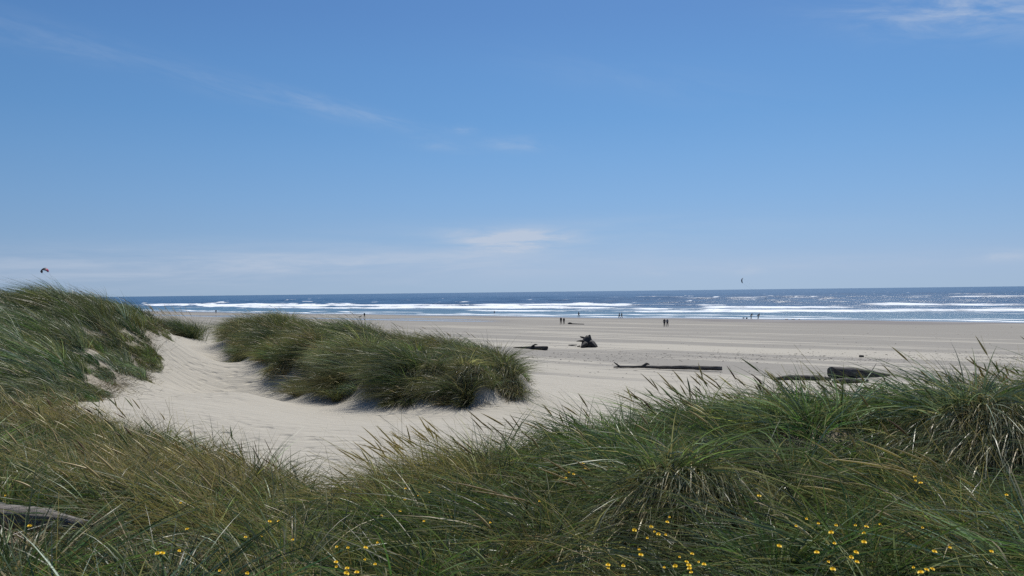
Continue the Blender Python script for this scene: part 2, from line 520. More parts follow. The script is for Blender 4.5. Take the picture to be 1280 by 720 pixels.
# shallow sheets of water left on the flats
pool = fbm(U / 55, V / 5.0, 51, 4)
pm = np.exp(-((V + 46) / 13) ** 2) * sstep(40, -30, X) * sstep(-340, -110, X) + 0.6 * np.exp(-((V + 22) / 6) ** 2) * sstep(40, -10, X)
wet = np.maximum(wet, sstep(0.52, 0.66, pool * 0.5 + 0.42 * np.clip(pm, 0, 1)))
wet = wet * (RR > 120)
lit = np.zeros_like(Z)
nm = RR < 70
xs, ys = X[nm], Y[nm]
lv = np.zeros(xs.shape)
for pg, s in ((PG_CENTRE, 0.5), (PG_LEFT, 0.5), (PG_FRONT_LEFT, 0.35), (PG_FRONT_RIGHT, 0.35)):
    ins = inside(pg, xs, ys); ed = edge_dist(pg, xs, ys)
    lv = np.maximum(lv, (0.55 if s == 0.5 else 1.0) * np.where(ins, sstep(-s, s, ed), sstep(s, -s, ed)))
lv = np.maximum(lv, (np.hypot(xs, ys) < 3.0) * 1.0)
lit[nm] = lv
nr, na = X.shape
idx = np.arange(nr * na).reshape(nr, na)
i0 = idx[:-1, :]; i1 = idx[1:, :]
f = np.stack([i0, np.roll(i0, -1, 1), np.roll(i1, -1, 1), i1], -1).reshape(-1, 4)[:, ::-1]
vv = np.stack([X, Y, Z], -1).reshape(-1, 3)
me = mesh_from_arrays('sand', vv, f, attrs={'damp': sstep(-130, -35, V).ravel(), 'flat': flat.ravel(), 'wet': wet.ravel(), 'litter': lit.ravel()}, smooth=True)
link('sand_ground', me, M_SAND, kind='structure', label='pale rippled beach sand with damp streaks and a sandy path between dunes')

# ------------------------------------------------------------------ the sea
SEA_Z = -0.14
ang = np.radians(np.arange(-46, 46.001, 0.062))
rad = np.concatenate([np.exp(np.arange(math.log(150), math.log(1500), 0.0034)), np.exp(np.arange(math.log(1505), math.log(6000), 0.012)), np.geomspace(6100, 42000, 22)])
AA, RR = np.meshgrid(ang, rad)
X = RR * np.sin(AA); Y = RR * np.cos(AA)
U, V = shore(X, Y)
Z = np.zeros_like(X)
rg = np.random.default_rng(3)
calm = sstep(60, 420, V) * 0.9 + 0.1
far = 1 - sstep(2500, 6000, RR)
H = np.zeros_like(X)
for k in range(26):
    L = float(np.exp(rg.uniform(math.log(5.5), math.log(46)))); th = rg.normal(0, 0.5)
    kk = 2 * math.pi / L
    ph = kk * (V * math.cos(th) + U * math.sin(th)) + rg.uniform(0, 6.28)
    ok = 1 - sstep(0.35, 0.9, 0.0034 * RR / (L / 4))
    a = 0.020 * L ** 0.62
    H += ok * a * (np.exp(np.sin(ph)) - 1.27) * 0.9
crest = H.copy()
Z += H * calm * far
foam = np.zeros_like(X)
wind = fbm(U / 70, V / 110, 21, 3)
foam = np.maximum(foam, 0.62 * sstep(0.62, 1.45, crest + 0.9 * (wind - 0.5)) * calm * far)
# white horses farther out
wh = vnoise(U / 9.0, V / 26.0, 5) * 0.6 + vnoise(U / 3.2, V / 11.0, 6) * 0.4
foam = np.maximum(foam, 0.70 * sstep(0.76, 0.90, wh) * sstep(120, 260, V))
# breakers: rows parallel to the shore
wob = (fbm(U / 75, V * 0 + 1.5, 11, 4) - 0.5)
for k, (v0, hgt, wid, amp, thr) in enumerate([(52, 0.40, 4.5, 40, 0.40), (84, 0.60, 6.0, 54, 0.36), (118, 0.8, 7.5, 56, 0.32), (152, 0.95, 8.0, 60, 0.35), (190, 1.05, 8.0, 44, 0.44), (246, 1.15, 7.5, 60, 0.56), (322, 1.0, 7.0, 70, 0.64), (420, 0.9, 7.0, 80, 0.68)]):
    w = (fbm(U / 90 + 31 * k, V * 0 + k, 60 + k, 4) - 0.5) * amp
    g = sstep(thr, thr + 0.24, fbm(U / 65 + 7 * k, V * 0 + 3.1 * k, 90 + k, 3))
    dv = V - (v0 + w)
    prof = np.exp(-(np.where(dv < 0, dv / (wid * 0.35), dv / wid)) ** 2)
    Z += hgt * prof * (0.35 + 0.65 * g)
    trail = np.exp(-np.maximum(-dv, 0) / (wid * 1.6)) * (dv < 2) + np.exp(-(np.maximum(dv, 0) / (wid * 0.5)) ** 2) * (dv >= 2)
    lace = fbm(U / 14, V / 6, 130 + k, 3)
    foam = np.maximum(foam, g * np.clip(trail * 1.1, 0, 1.0) * (0.58 + 0.5 * lace))
    foam = np.maximum(foam, (1 - g) * 0.25 * prof)
# loose foam carried in between the rows
surf = sstep(34, 70, V) * sstep(265, 165, V)
foam = np.maximum(foam, surf * (0.08 + 0.46 * sstep(0.34, 0.72, fbm(U / 38, V / 9, 15, 4))))
# the swash line on the sand
sw = (fbm(U / 22, V / 60, 41, 3) - 0.5)
dvs = V + 12 * sw
foam = np.maximum(foam, 0.98 * np.exp(-((dvs - 4) / 3.6) ** 2))
foam = np.maximum(foam, 0.80 * np.exp(-((dvs - 18 - 16 * (fbm(U / 50, V * 0, 46, 3) - 0.5)) / 3.2) ** 2) * sstep(0.42, 0.55, fbm(U / 45, V * 0 + 5, 47, 3)))
Z += 0.05 * (fbm(U / 6, V / 3, 31, 3) - 0.5) * sstep(0, 30, V)
shallow = sstep(150, 0, V) * 0.75
Z += SEA_Z
keepv = V > -16
nr, na = X.shape
idx = np.arange(nr * na).reshape(nr, na)
f = np.stack([idx[:-1, :-1], idx[1:, :-1], idx[1:, 1:], idx[:-1, 1:]], -1).reshape(-1, 4)[:, ::-1]
f = f[keepv.ravel()[f].all(1)]
used = np.zeros(nr * na, bool); used[f.ravel()] = True
remap = np.cumsum(used) - 1
vv = np.stack([X, Y, Z], -1).reshape(-1, 3)[used]
me = mesh_from_arrays('sea', vv, remap[f], attrs={'foam': foam.ravel()[used], 'shallow': shallow.ravel()[used]}, smooth=True)
link('sea_water', me, M_SEA, kind='structure', label='deep blue sea with rows of white breaking surf along the beach')

# ------------------------------------------------------------------ grass
WIND = np.array([-0.93, -0.36, 0.0])
PAL = {
    'green': (0.084, 0.150, 0.042), 'bluegreen': (0.160, 0.205, 0.122), 'dark': (0.038, 0.068, 0.026),
    'olive': (0.135, 0.148, 0.056), 'straw': (0.44, 0.375, 0.215), 'tan': (0.275, 0.210, 0.098), 'brown': (0.120, 0.075, 0.042), 'pale': (0.30, 0.30, 0.20)}
PAL = {k: np.array(v) for k, v in PAL.items()}


def ribbons(base, d0, bend, L, wd, col0, col1, seg, twist=None, wprof=None):
    """one tapered ribbon per blade. base,d0,bend (N,3); returns verts, quads, colours"""
    N = len(base)
    tt = np.linspace(0, 1, seg + 1)
    P = base[:, None, :] + L[:, None, None] * (d0[:, None, :] * tt[None, :, None] + bend[:, None, :] * (tt ** 2.1)[None, :, None])
    T = d0[:, None, :] + bend[:, None, :] * (2.1 * tt ** 1.1)[None, :, None]
    T /= np.linalg.norm(T, axis=2, keepdims=True) + 1e-9
    a = RNG.uniform(0, 2 * math.pi, N) if twist is None else twist
    S0 = np.stack([np.cos(a), np.sin(a), RNG.normal(0, 0.25, N)], -1)[:, None, :]
    S = np.cross(T, np.broadcast_to(S0, T.shape)); S /= np.linalg.norm(S, axis=2, keepdims=True) + 1e-9
    if wprof is None:
        wp = np.clip(1.0 - tt ** 2.2, 0.06, 1) * (0.65 + 0.35 * np.sin(np.clip(tt * 3, 0, 1.57)))
    else:
        wp = wprof(tt)
    S = S * (wd[:, None] * 0.5 * wp[None, :])[:, :, None]
    Vt = np.stack([P - S, P + S], 2).reshape(-1, 3)
    b = (np.arange(N) * (seg + 1) * 2)[:, None] + (np.arange(seg) * 2)[None, :]
    b = b.reshape(-1)
    Fc = np.stack([b, b + 1, b + 3, b + 2], -1)
    C = col0[:, None, :] * (1 - tt ** 2)[None, :, None] + col1[:, None, :] * (tt ** 2)[None, :, None]
    C = np.repeat(C[:, :, None, :], 2, axis=2).reshape(-1, 3)
    return Vt, Fc, C


def tubes(base, d0, bend, L, t0, t1, rprof, colr, seg, sides=4):
    N = len(base)
    tt = np.linspace(t0, t1, seg + 1); q = np.linspace(0, 1, seg + 1)
    P = base[:, None, :] + L[:, None, None] * (d0[:, None, :] * tt[None, :, None] + bend[:, None, :] * (tt ** 2.1)[None, :, None])
    T = d0[:, None, :] + bend[:, None, :] * (2.1 * tt ** 1.1)[None, :, None]
    T /= np.linalg.norm(T, axis=2, keepdims=True)
    up = np.array([0.31, 0.89, 0.33])
    S = np.cross(T, up); S /= np.linalg.norm(S, axis=2, keepdims=True)
    Q = np.cross(T, S)
    r = rprof(q)
    rings = []
    for k in range(sides):
        a = 2 * math.pi * k / sides
        rings.append(P + (S * math.cos(a) + Q * math.sin(a)) * r[..., None] if r.ndim == 2 else P + (S * math.cos(a) + Q * math.sin(a)) * r[None, :, None])
    Vt = np.stack(rings, 2).reshape(-1, 3)
    b = (np.arange(N) * (seg + 1) * sides)[:, None, None] + (np.arange(seg) * sides)[None, :, None]
    k = np.arange(sides)[None, None, :]; k2 = (k + 1) % sides
    Fc = np.stack([(b + k).ravel(), (b + k2).ravel(), (b + sides + k2).ravel(), (b + sides + k).ravel()], -1)
    C = np.repeat(colr[:, None, :], (seg + 1) * sides, axis=1).reshape(-1, 3)
    return Vt, Fc, C


def seedstalks(base, d0, bend, L, colr, head=0.2, rad=0.0065, seg=7):
    parts = []
    colr = colr * 1.9
    parts.append(tubes(base, d0, bend, L, 0, 1 - head * 0.9, lambda q: np.full_like(q, 0.0016), colr * 0.8, 6, 3))
    prof = lambda q: rad * np.array(np.sin(np.clip(q * 1.02, 0, 1) ** 0.75 * math.pi)) ** 0.8 + 0.0008
    parts.append(tubes(base, d0, bend, L, 1 - head, 1.0, prof, colr, seg, 5))
    # awns and spikelets lying along the head
    reps = 12
    N = len(base)
    tq = RNG.uniform(1 - head, 0.985, (N, reps)).ravel()
    B = np.repeat(base, reps, 0); D = np.repeat(d0, reps, 0); Bd = np.repeat(bend, reps, 0); LL = np.repeat(L, reps)
    P = B + LL[:, None] * (D * tq[:, None] + Bd * (tq ** 2.1)[:, None])
    T = D + Bd * (2.1 * tq ** 1.1)[:, None]; T /= np.linalg.norm(T, axis=1, keepdims=True)
    d1 = T + RNG.normal(0, 0.16, P.shape)
    cc = np.repeat(colr, reps, 0) * RNG.uniform(0.7, 1.5, (len(P), 1))
    parts.append(ribbons(P, d1, d1 * 0, RNG.uniform(0.02, 0.04, len(P)), np.full(len(P), rad * 0.55), cc, cc, 1))
    return parts


def merge(parts):
    vs, fs, cs, off = [], [], [], 0
    for v_, f_, c_ in parts:
        vs.append(v_); fs.append(f_ + off); cs.append(c_); off += len(v_)
    return np.concatenate(vs), np.concatenate(fs), np.concatenate(cs)


def pick_cols(names, probs, N):
    pal = np.array([PAL[k] for k in names])
    i = RNG.choice(len(names), N, p=np.array(probs) / sum(probs))
    return pal[i]


def spots(x, y, lst):
    """lst of (px, d, radius, value)"""
    r = np.zeros(x.shape)
    for px, d, rr_, val in lst:
        cx = (px - 640.0) / F * d
        r = np.maximum(r, val * np.exp(-((x - cx) ** 2 + (y - d) ** 2) / rr_ ** 2))
    return r


def tussocks(pg, spacing, margin=0.0, jitter=0.9, dens=None):
    x0, y0 = pg.min(0); x1, y1 = pg.max(0)
    gx, gy = np.meshgrid(np.arange(x0, x1, spacing), np.arange(y0, y1, spacing))
    gx = gx.ravel() + RNG.uniform(-jitter, jitter, gx.size) * spacing * 0.5
    gy = gy.ravel() + RNG.uniform(-jitter, jitter, gy.size) * spacing * 0.5
    ok = inside(pg, gx, gy)
    ed = edge_dist(pg, gx, gy)
    ok &= ~((ed < margin))
    if dens is not None:
        ok &= RNG.uniform(0, 1, gx.size) < dens(gx, gy)
    # only where the camera (or one a few steps aside) can look
    ok &= np.abs(np.arctan2(gx, gy)) < math.radians(41)
    return gx[ok], gy[ok], ed[ok]


def wnorm(v):
    return v / (np.linalg.norm(v, axis=1, keepdims=True) + 1e-9)


def clump_field(x, y, spacing, seed):
    """nearest of a jittered grid of clump centres: offset from it (in spacings), its id hashes and position"""
    gx, gy = np.floor(x / spacing), np.floor(y / spacing)
    best = np.full(x.shape, 1e9); bx = np.zeros_like(x); by = np.zeros_like(x); h1 = np.zeros_like(x); h2 = np.zeros_like(x); h3 = np.zeros_like(x)
    for i in (-1, 0, 1):
        for j in (-1, 0, 1):
            cx_, cy_ = gx + i, gy + j
            px_ = (cx_ + 0.5 + 0.85 * (_hash(cx_, cy_, seed) - 0.5)) * spacing; py_ = (cy_ + 0.5 + 0.85 * (_hash(cx_, cy_, seed + 1) - 0.5)) * spacing
            dd = (x - px_) ** 2 + (y - py_) ** 2
            m = dd < best
            best = np.where(m, dd, best); bx = np.where(m, px_, bx); by = np.where(m, py_, by)
            h1 = np.where(m, _hash(cx_, cy_, seed + 2), h1); h2 = np.where(m, _hash(cx_, cy_, seed + 3), h2); h3 = np.where(m, _hash(cx_, cy_, seed + 4), h3)
    return (x - bx) / spacing, (y - by) / spacing, h1, h2, h3, bx, by


def blades_for(tx, ty, ted, per, radius, hgt, tcol, spread=0.9, wind=0.5, width=0.006, seg=5, lean_noise=0.22, droop=0.35, tipmix=0.25, colj=0.25, hj=0.3, edge_out=None, clump=None, arch=1.0, tuss_lean=0.22, tvar=0.30):
    """tx,ty: tussock centres; per: blades each (int or array); radius, hgt, wind: arrays or floats"""
    N = len(tx)
    per = np.broadcast_to(np.asarray(per), (N,)).astype(int)
    ti = np.repeat(np.arange(N), per)
    M = len(ti)
    ra = np.broadcast_to(radius, (N,))[ti]; hh = np.broadcast_to(hgt, (N,))[ti]
    a = RNG.uniform(0, 2 * math.pi, M); r = np.sqrt(RNG.uniform(0, 1, M))
    ox, oy = np.cos(a) * r, np.sin(a) * r
    x = tx[ti] + ox * ra; y = ty[ti] + oy * ra
    base = np.stack([x, y, height(x, y) - 0.01], -1)
    up = np.zeros((M, 3)); up[:, 2] = 1
    out = np.stack([ox, oy, np.zeros(M)], -1)
    rn = RNG.normal(0, lean_noise, (M, 3)); rn[:, 2] *= 0.3
    tl = RNG.normal(0, tuss_lean, (N, 3)); tl[:, 2] = 0
    rn = rn + tl[ti]
    hh = hh * np.clip(RNG.normal(1.0, 0.16, N), 0.6, 1.35)[ti]
    tb = np.clip(np.exp(RNG.normal(0, tvar, N)), 0.5, 1.9)[ti][:, None]
    wnd = np.broadcast_to(wind, (N,))[ti][:, None] * (0.75 + 0.5 * RNG.uniform(0, 1, (M, 1)))
    gust = fbm(x / 1.7, y / 1.7, 200, 3)[:, None] - 0.5
    Wd = WIND[None, :] + np.stack([gust[:, 0] * 0.5, gust[:, 0] * 1.2, 0 * gust[:, 0]], -1)
    eo = 0 if edge_out is None else edge_out[ti]
    hf = 1.0; tintc = 1.0; co = 0
    if clump is not None:
        sp_, sd_, amt_, lean_ = clump
        cxo, cyo, h1, h2, h3, _, _ = clump_field(x, y, sp_, sd_)
        q = np.hypot(cxo, cyo)
        co = np.stack([cxo, cyo, 0 * q], -1) * amt_ + lean_ * np.stack([h1 - 0.5, h2 - 0.5, 0 * q], -1)
        hf = np.clip(1.15 + 0.1 * (sp_ > 1) - (0.9 + 0.9 * (sp_ > 1)) * q ** 2, 0.38, 1.25) * (0.78 + 0.44 * h3)
        tintc = (0.62 + 0.75 * h2)[:, None] * np.stack([0.9 + 0.25 * h1, np.ones_like(h1), 0.85 + 0.4 * (1 - h1)], -1)
    d0 = wnorm(up * 1.0 + out * spread * 0.55 + Wd * wnd * 0.45 + rn + co * 0.6)
    bend = Wd * wnd * 0.62 + out * spread * 0.42 + eo + rn * 0.5 + co * 0.6
    bend = bend * arch
    bend[:, 2] -= np.broadcast_to(droop, (N,))[ti] * RNG.uniform(0.5, 1.5, M)
    L = hh * hf * RNG.uniform(1 - hj, 1 + hj * 0.6, M)
    wdt = width * RNG.uniform(0.6, 1.35, M)
    c0 = tcol[ti] * np.clip(np.exp(RNG.normal(0, colj, (M, 1))), 0.3, 3.0) * tintc * tb
    other = pick_cols(['straw', 'tan', 'green', 'bluegreen', 'dark', 'olive'], [2.2, 1.2, 2, 2, 1.5, 2], M)
    sw = (RNG.uniform(0, 1, M) < 0.28)[:, None]
    c0 = np.where(sw, other, c0)
    c1 = c0 * (1 - tipmix) + PAL['straw'] * tipmix * RNG.uniform(0.4, 1.2, (M, 1))
    return ribbons(base, d0, bend, L, wdt, c0, c1, seg)


def thatch(tx, ty, n_per, rad_, names=('straw', 'tan', 'brown'), probs=(2, 2, 2), L=(0.15, 0.4), width=0.006, lift=0.5):
    M = len(tx) * n_per
    ti = np.repeat(np.arange(len(tx)), n_per)
    x = tx[ti] + RNG.normal(0, rad_, M); y = ty[ti] + RNG.normal(0, rad_, M)
    base = np.stack([x, y, height(x, y) + RNG.uniform(0, 0.06, M)], -1)
    a = RNG.uniform(0, 2 * math.pi, M)
    d0 = wnorm(np.stack([np.cos(a), np.sin(a), RNG.uniform(0.0, lift * 2, M)], -1))
    bend = np.zeros((M, 3)); bend[:, 2] = -RNG.uniform(0.1, 0.5, M); bend[:, :2] = RNG.normal(0, 0.3, (M, 2))
    c = pick_cols(list(names), probs, M) * RNG.uniform(0.25, 0.8, (M, 1))  # leaf colours dimmed to paint shade into the gaps between tussocks
    return ribbons(base, d0, bend, RNG.uniform(L[0], L[1], M), np.full(M, width) * RNG.uniform(0.6, 1.3, M), c, c, 3)


def keep_whole(pg, tx, ty, ed, sp_, sd_, drop=0.0):
    _, _, h1, h2, h3, bx, by = clump_field(tx, ty, sp_, sd_)
    k = inside(pg, bx, by) & (h1 >= drop)
    return tx[k], ty[k], edge_dist(pg, tx[k], ty[k]) * np.where(inside(pg, tx[k], ty[k]), 1, 0)


def grown(pg, r):
    c = pg.mean(0)
    v = pg - c
    return c + v * (1 + r / np.linalg.norm(v, axis=1, keepdims=True))


def out_vec(pg, tx, ty, ted, reach, amt):
    """push blades outwards and down near the edge of a footprint, as they hang over a dune edge"""
    c = np.zeros((len(tx), 3))
    best = np.full(len(tx), 1e9)
    for i in range(len(pg)):
        a = pg[i - 1]; b = pg[i]; ab = b - a
        s = np.clip(((tx - a[0]) * ab[0] + (ty - a[1]) * ab[1]) / (ab @ ab), 0, 1)
        qx = a[0] + s * ab[0] - tx; qy = a[1] + s * ab[1] - ty
        dd = np.hypot(qx, qy); m = dd < best
        best[m] = dd[m]; c[m, 0] = (qx / (dd + 1e-6))[m]; c[m, 1] = (qy / (dd + 1e-6))[m]
    k = (1 - sstep(0, reach, best))[:, None] * amt
    c = c * k; c[:, 2] = -0.55 * k[:, 0]
    return c


# ---- centre dune
def build_centre():
    parts = []
    pg = PG_CENTRE
    tx, ty, ed = tussocks(pg, 0.44, 0.10)
    cf = clump_field(tx, ty, 1.45, 501)
    kk_ = RNG.uniform(0, 1, len(tx)) > 0.55 * sstep(0.42, 0.58, np.hypot(cf[0], cf[1]))
    tx, ty, ed = tx[kk_], ty[kk_], ed[kk_]
    patch = fbm(tx / 1.1, ty / 1.1, 301, 3)
    tc = pick_cols(['green', 'bluegreen', 'dark', 'olive', 'tan'], [1.2, 3.4, 2, 3.0, 1.3], len(tx))
    dry = sstep(0.56, 0.7, patch)[:, None]
    tc = tc * (1 - 0.6 * dry) + PAL['straw'] * 0.55 * 0.6 * dry
    h = 0.98 * (0.70 + 0.6 * fbm(tx / 0.9, ty / 0.9, 305, 3)) * (0.62 + 0.38 * sstep(0.0, 0.8, ed))
    eo = out_vec(pg, tx, ty, ed, 0.9, 0.22)
    parts.append(blades_for(tx, ty, ed, 190, 0.17, h, tc, spread=0.75, wind=0.50, width=0.014, seg=6, droop=0.46, edge_out=eo, lean_noise=0.11, clump=(1.45, 501, 0.9, 0.5), colj=0.5, arch=1.0, tuss_lean=0.28, tipmix=0.42, hj=0.42))  # stronger straw tips also paint the sunlit tops of the dune paler
    parts.append(thatch(tx, ty, 10, 0.2, L=(0.1, 0.35), width=0.010))
    for px, dd, rr_, _h in BUMPS[8:]:
        for rep_ in range(2):
            cx = (px - 640.0) / F * dd + RNG.normal(0, 0.35); cy = dd - 0.35 + RNG.normal(0, 0.25)
            M = 700
            x = cx + RNG.normal(0, 0.24, M); y = cy + RNG.normal(0, 0.2, M)
            base = np.stack([x, y, height(x, y) + RNG.uniform(0, 0.25, M)], -1)
            d0 = wnorm(np.stack([(x - cx) * 0.8 - 0.15 + RNG.normal(0, 0.2, M), -0.45 + RNG.normal(0, 0.2, M), 0.8 + RNG.normal(0, 0.15, M)], -1))
            bend = np.stack([(x - cx) * 0.5 - 0.1 + RNG.normal(0, 0.1, M), -0.2 + RNG.normal(0, 0.1, M), -1.1 + RNG.normal(0, 0.2, M)], -1)
            cc = pick_cols(['straw', 'pale', 'tan', 'olive', 'dark'], [2.6, 3, 2, 1.5, 0.8], M) * RNG.uniform(0.5, 1.5, (M, 1))  # straw tones brightened to paint pale highlights on the lobes
            parts.append(ribbons(base, d0, bend, RNG.uniform(0.4, 0.75, M), RNG.uniform(0.011, 0.017, M), cc, cc, 6))
    # litter and hanging dead leaves along the front foot of the dune
    ex, ey, ee = tussocks(pg, 0.22)
    m = (ee < 0.45) & (RNG.uniform(0, 1, len(ex)) < sstep(0.45, 0.6, fbm(ex / 0.8, ey / 0.8, 88, 2)))
    parts.append(thatch(ex[m], ey[m], 26, 0.16, L=(0.15, 0.5), names=('straw', 'tan', 'brown', 'dark'), probs=(2, 2, 2, 1), width=0.009, lift=0.7))
    # seed heads
    k = RNG.choice(len(tx), 560)
    x = tx[k] + RNG.normal(0, 0.15, len(k)); y = ty[k] + RNG.normal(0, 0.15, len(k))
    base = np.stack([x, y, height(x, y)], -1)
    d0 = wnorm(np.array([0, 0, 1.0]) + WIND * 0.3 + RNG.normal(0, 0.14, base.shape))
    bend = WIND * 0.42 + np.array([0, 0, -0.16]) + RNG.normal(0, 0.08, base.shape)
    parts += seedstalks(base, d0, bend, RNG.uniform(0.75, 1.05, len(k)) * (h[k] / 0.72) ** 0.7, pick_cols(['tan', 'olive', 'straw'], [3, 2, 1], len(k)) * 0.8, rad=0.010, seg=4)
    v_, f_, c_ = merge(parts)
    return mesh_from_arrays('dune_grass', v_, f_, cols=c_)


def build_left():
    parts = []
    pg = PG_LEFT
    tx, ty, ed = tussocks(grown(pg, 0.5), 0.44, 0.0, dens=lambda x, y: 1 - 0.6 * sstep(32, 44, np.hypot(x, y)) * (x < -14))
    tx, ty, ed = keep_whole(pg, tx, ty, ed, 1.3, 521)
    patch = fbm(tx / 1.3, ty / 1.3, 311, 3)
    tc = pick_cols(['green', 'bluegreen', 'dark', 'olive', 'tan'], [1.4, 4.4, 2.6, 1.4, 0.0], len(tx))
    dry = sstep(0.57, 0.7, patch)[:, None]
    tc = tc * (1 - 0.2 * dry) + PAL['straw'] * 0.2 * 0.6 * dry
    h = 0.86 * (0.6 + 0.8 * fbm(tx / 1.0, ty / 1.0, 315, 3)) * (0.75 + 0.25 * sstep(0, 1.2, ed))
    eo = out_vec(pg, tx, ty, ed, 1.0, 0.35)
    parts.append(blades_for(tx, ty, ed, 150, 0.22, h, tc, spread=0.5, wind=1.0, width=0.013, seg=5, droop=0.30, edge_out=eo, lean_noise=0.08, clump=(1.3, 521, 0.6, 0.4), colj=0.5, tuss_lean=0.15, tvar=0.2, tipmix=0.38))  # tip tint raised here too, so sunlit tops are painted paler
    parts.append(thatch(tx, ty, 6, 0.2, L=(0.1, 0.35), width=0.010))
    ex, ey, ee = tussocks(pg, 0.22)
    m = ee < 0.45
    parts.append(thatch(ex[m], ey[m], 16, 0.26, L=(0.15, 0.5), names=('straw', 'tan', 'brown'), probs=(2, 3, 3), width=0.009, lift=0.7))
    k = RNG.choice(len(tx), 900)
    x = tx[k] + RNG.normal(0, 0.15, len(k)); y = ty[k] + RNG.normal(0, 0.15, len(k))
    base = np.stack([x, y, height(x, y)], -1)
    d0 = wnorm(np.array([0, 0, 1.0]) + WIND * 0.45 + RNG.normal(0, 0.12, base.shape))
    bend = WIND * 0.5 + np.array([0, 0, -0.16]) + RNG.normal(0, 0.08, base.shape)
    parts += seedstalks(base, d0, bend, RNG.uniform(0.8, 1.1, len(k)) * (h[k] / 0.8) ** 0.7, pick_cols(['tan', 'olive', 'straw'], [3, 3, 1], len(k)) * 0.8, rad=0.009, seg=4)
    v_, f_, c_ = merge(parts)
    return mesh_from_arrays('dune_grass', v_, f_, cols=c_)


# dry, brown and bleached places of the foreground: (px, distance, radius, value)
DRY = [(230, 8.3, 1.0, 1.0), (330, 8.0, 0.8, 0.9), (120, 8.5, 0.8, 0.7), (300, 6.2, 0.5, 0.5), (520, 7.4, 0.6, 0.8), (570, 7.0, 0.4, 0.6), (90, 11.5, 0.9, 0.6),
       (1010, 9.0, 0.5, 0.5), (1240, 8.6, 0.6, 0.7), (1230, 5.0, 0.4, 0.4)]
BROWN = [(270, 4.7, 0.45, 1.0), (180, 4.9, 0.4, 0.9), (60, 4.6, 0.4, 0.7), (330, 7.6, 0.4, 0.5), (700, 4.6, 0.4, 0.5)]
PALE = [(850, 5.3, 0.42, 1.0), (810, 4.8, 0.35, 1.0), (900, 5.8, 0.3, 0.7), (1190, 6.6, 0.45, 1.0), (1260, 6.2, 0.5, 1.0), (400, 6.4, 0.3, 0.8), (760, 6.2, 0.3, 0.5), (700, 4.3, 0.3, 1.0), (60, 5.2, 0.4, 0.5), (350, 4.9, 0.35, 0.6)]
HANG = [(850, 5.6, 0.34), (815, 5.15, 0.26), (895, 5.9, 0.22), (1190, 7.0, 0.36), (1265, 6.6, 0.36), (400, 6.8, 0.24), (700, 4.85, 0.22), (345, 5.2, 0.22), (960, 5.0, 0.2)]
LOGCLEAR = [(80, 5.7, 0.32, 1.0), (20, 5.7, 0.36, 1.0), (-50, 5.8, 0.4, 1.0), (70, 5.2, 0.4, 1.0), (0, 5.2, 0.45, 1.0), (-60, 5.3, 0.45, 1.0), (40, 4.7, 0.4, 0.8)]
BARE = [(70, 5.75, 0.36, 1.0), (10, 5.75, 0.36, 1.0), (-60, 5.8, 0.4, 1.0)]


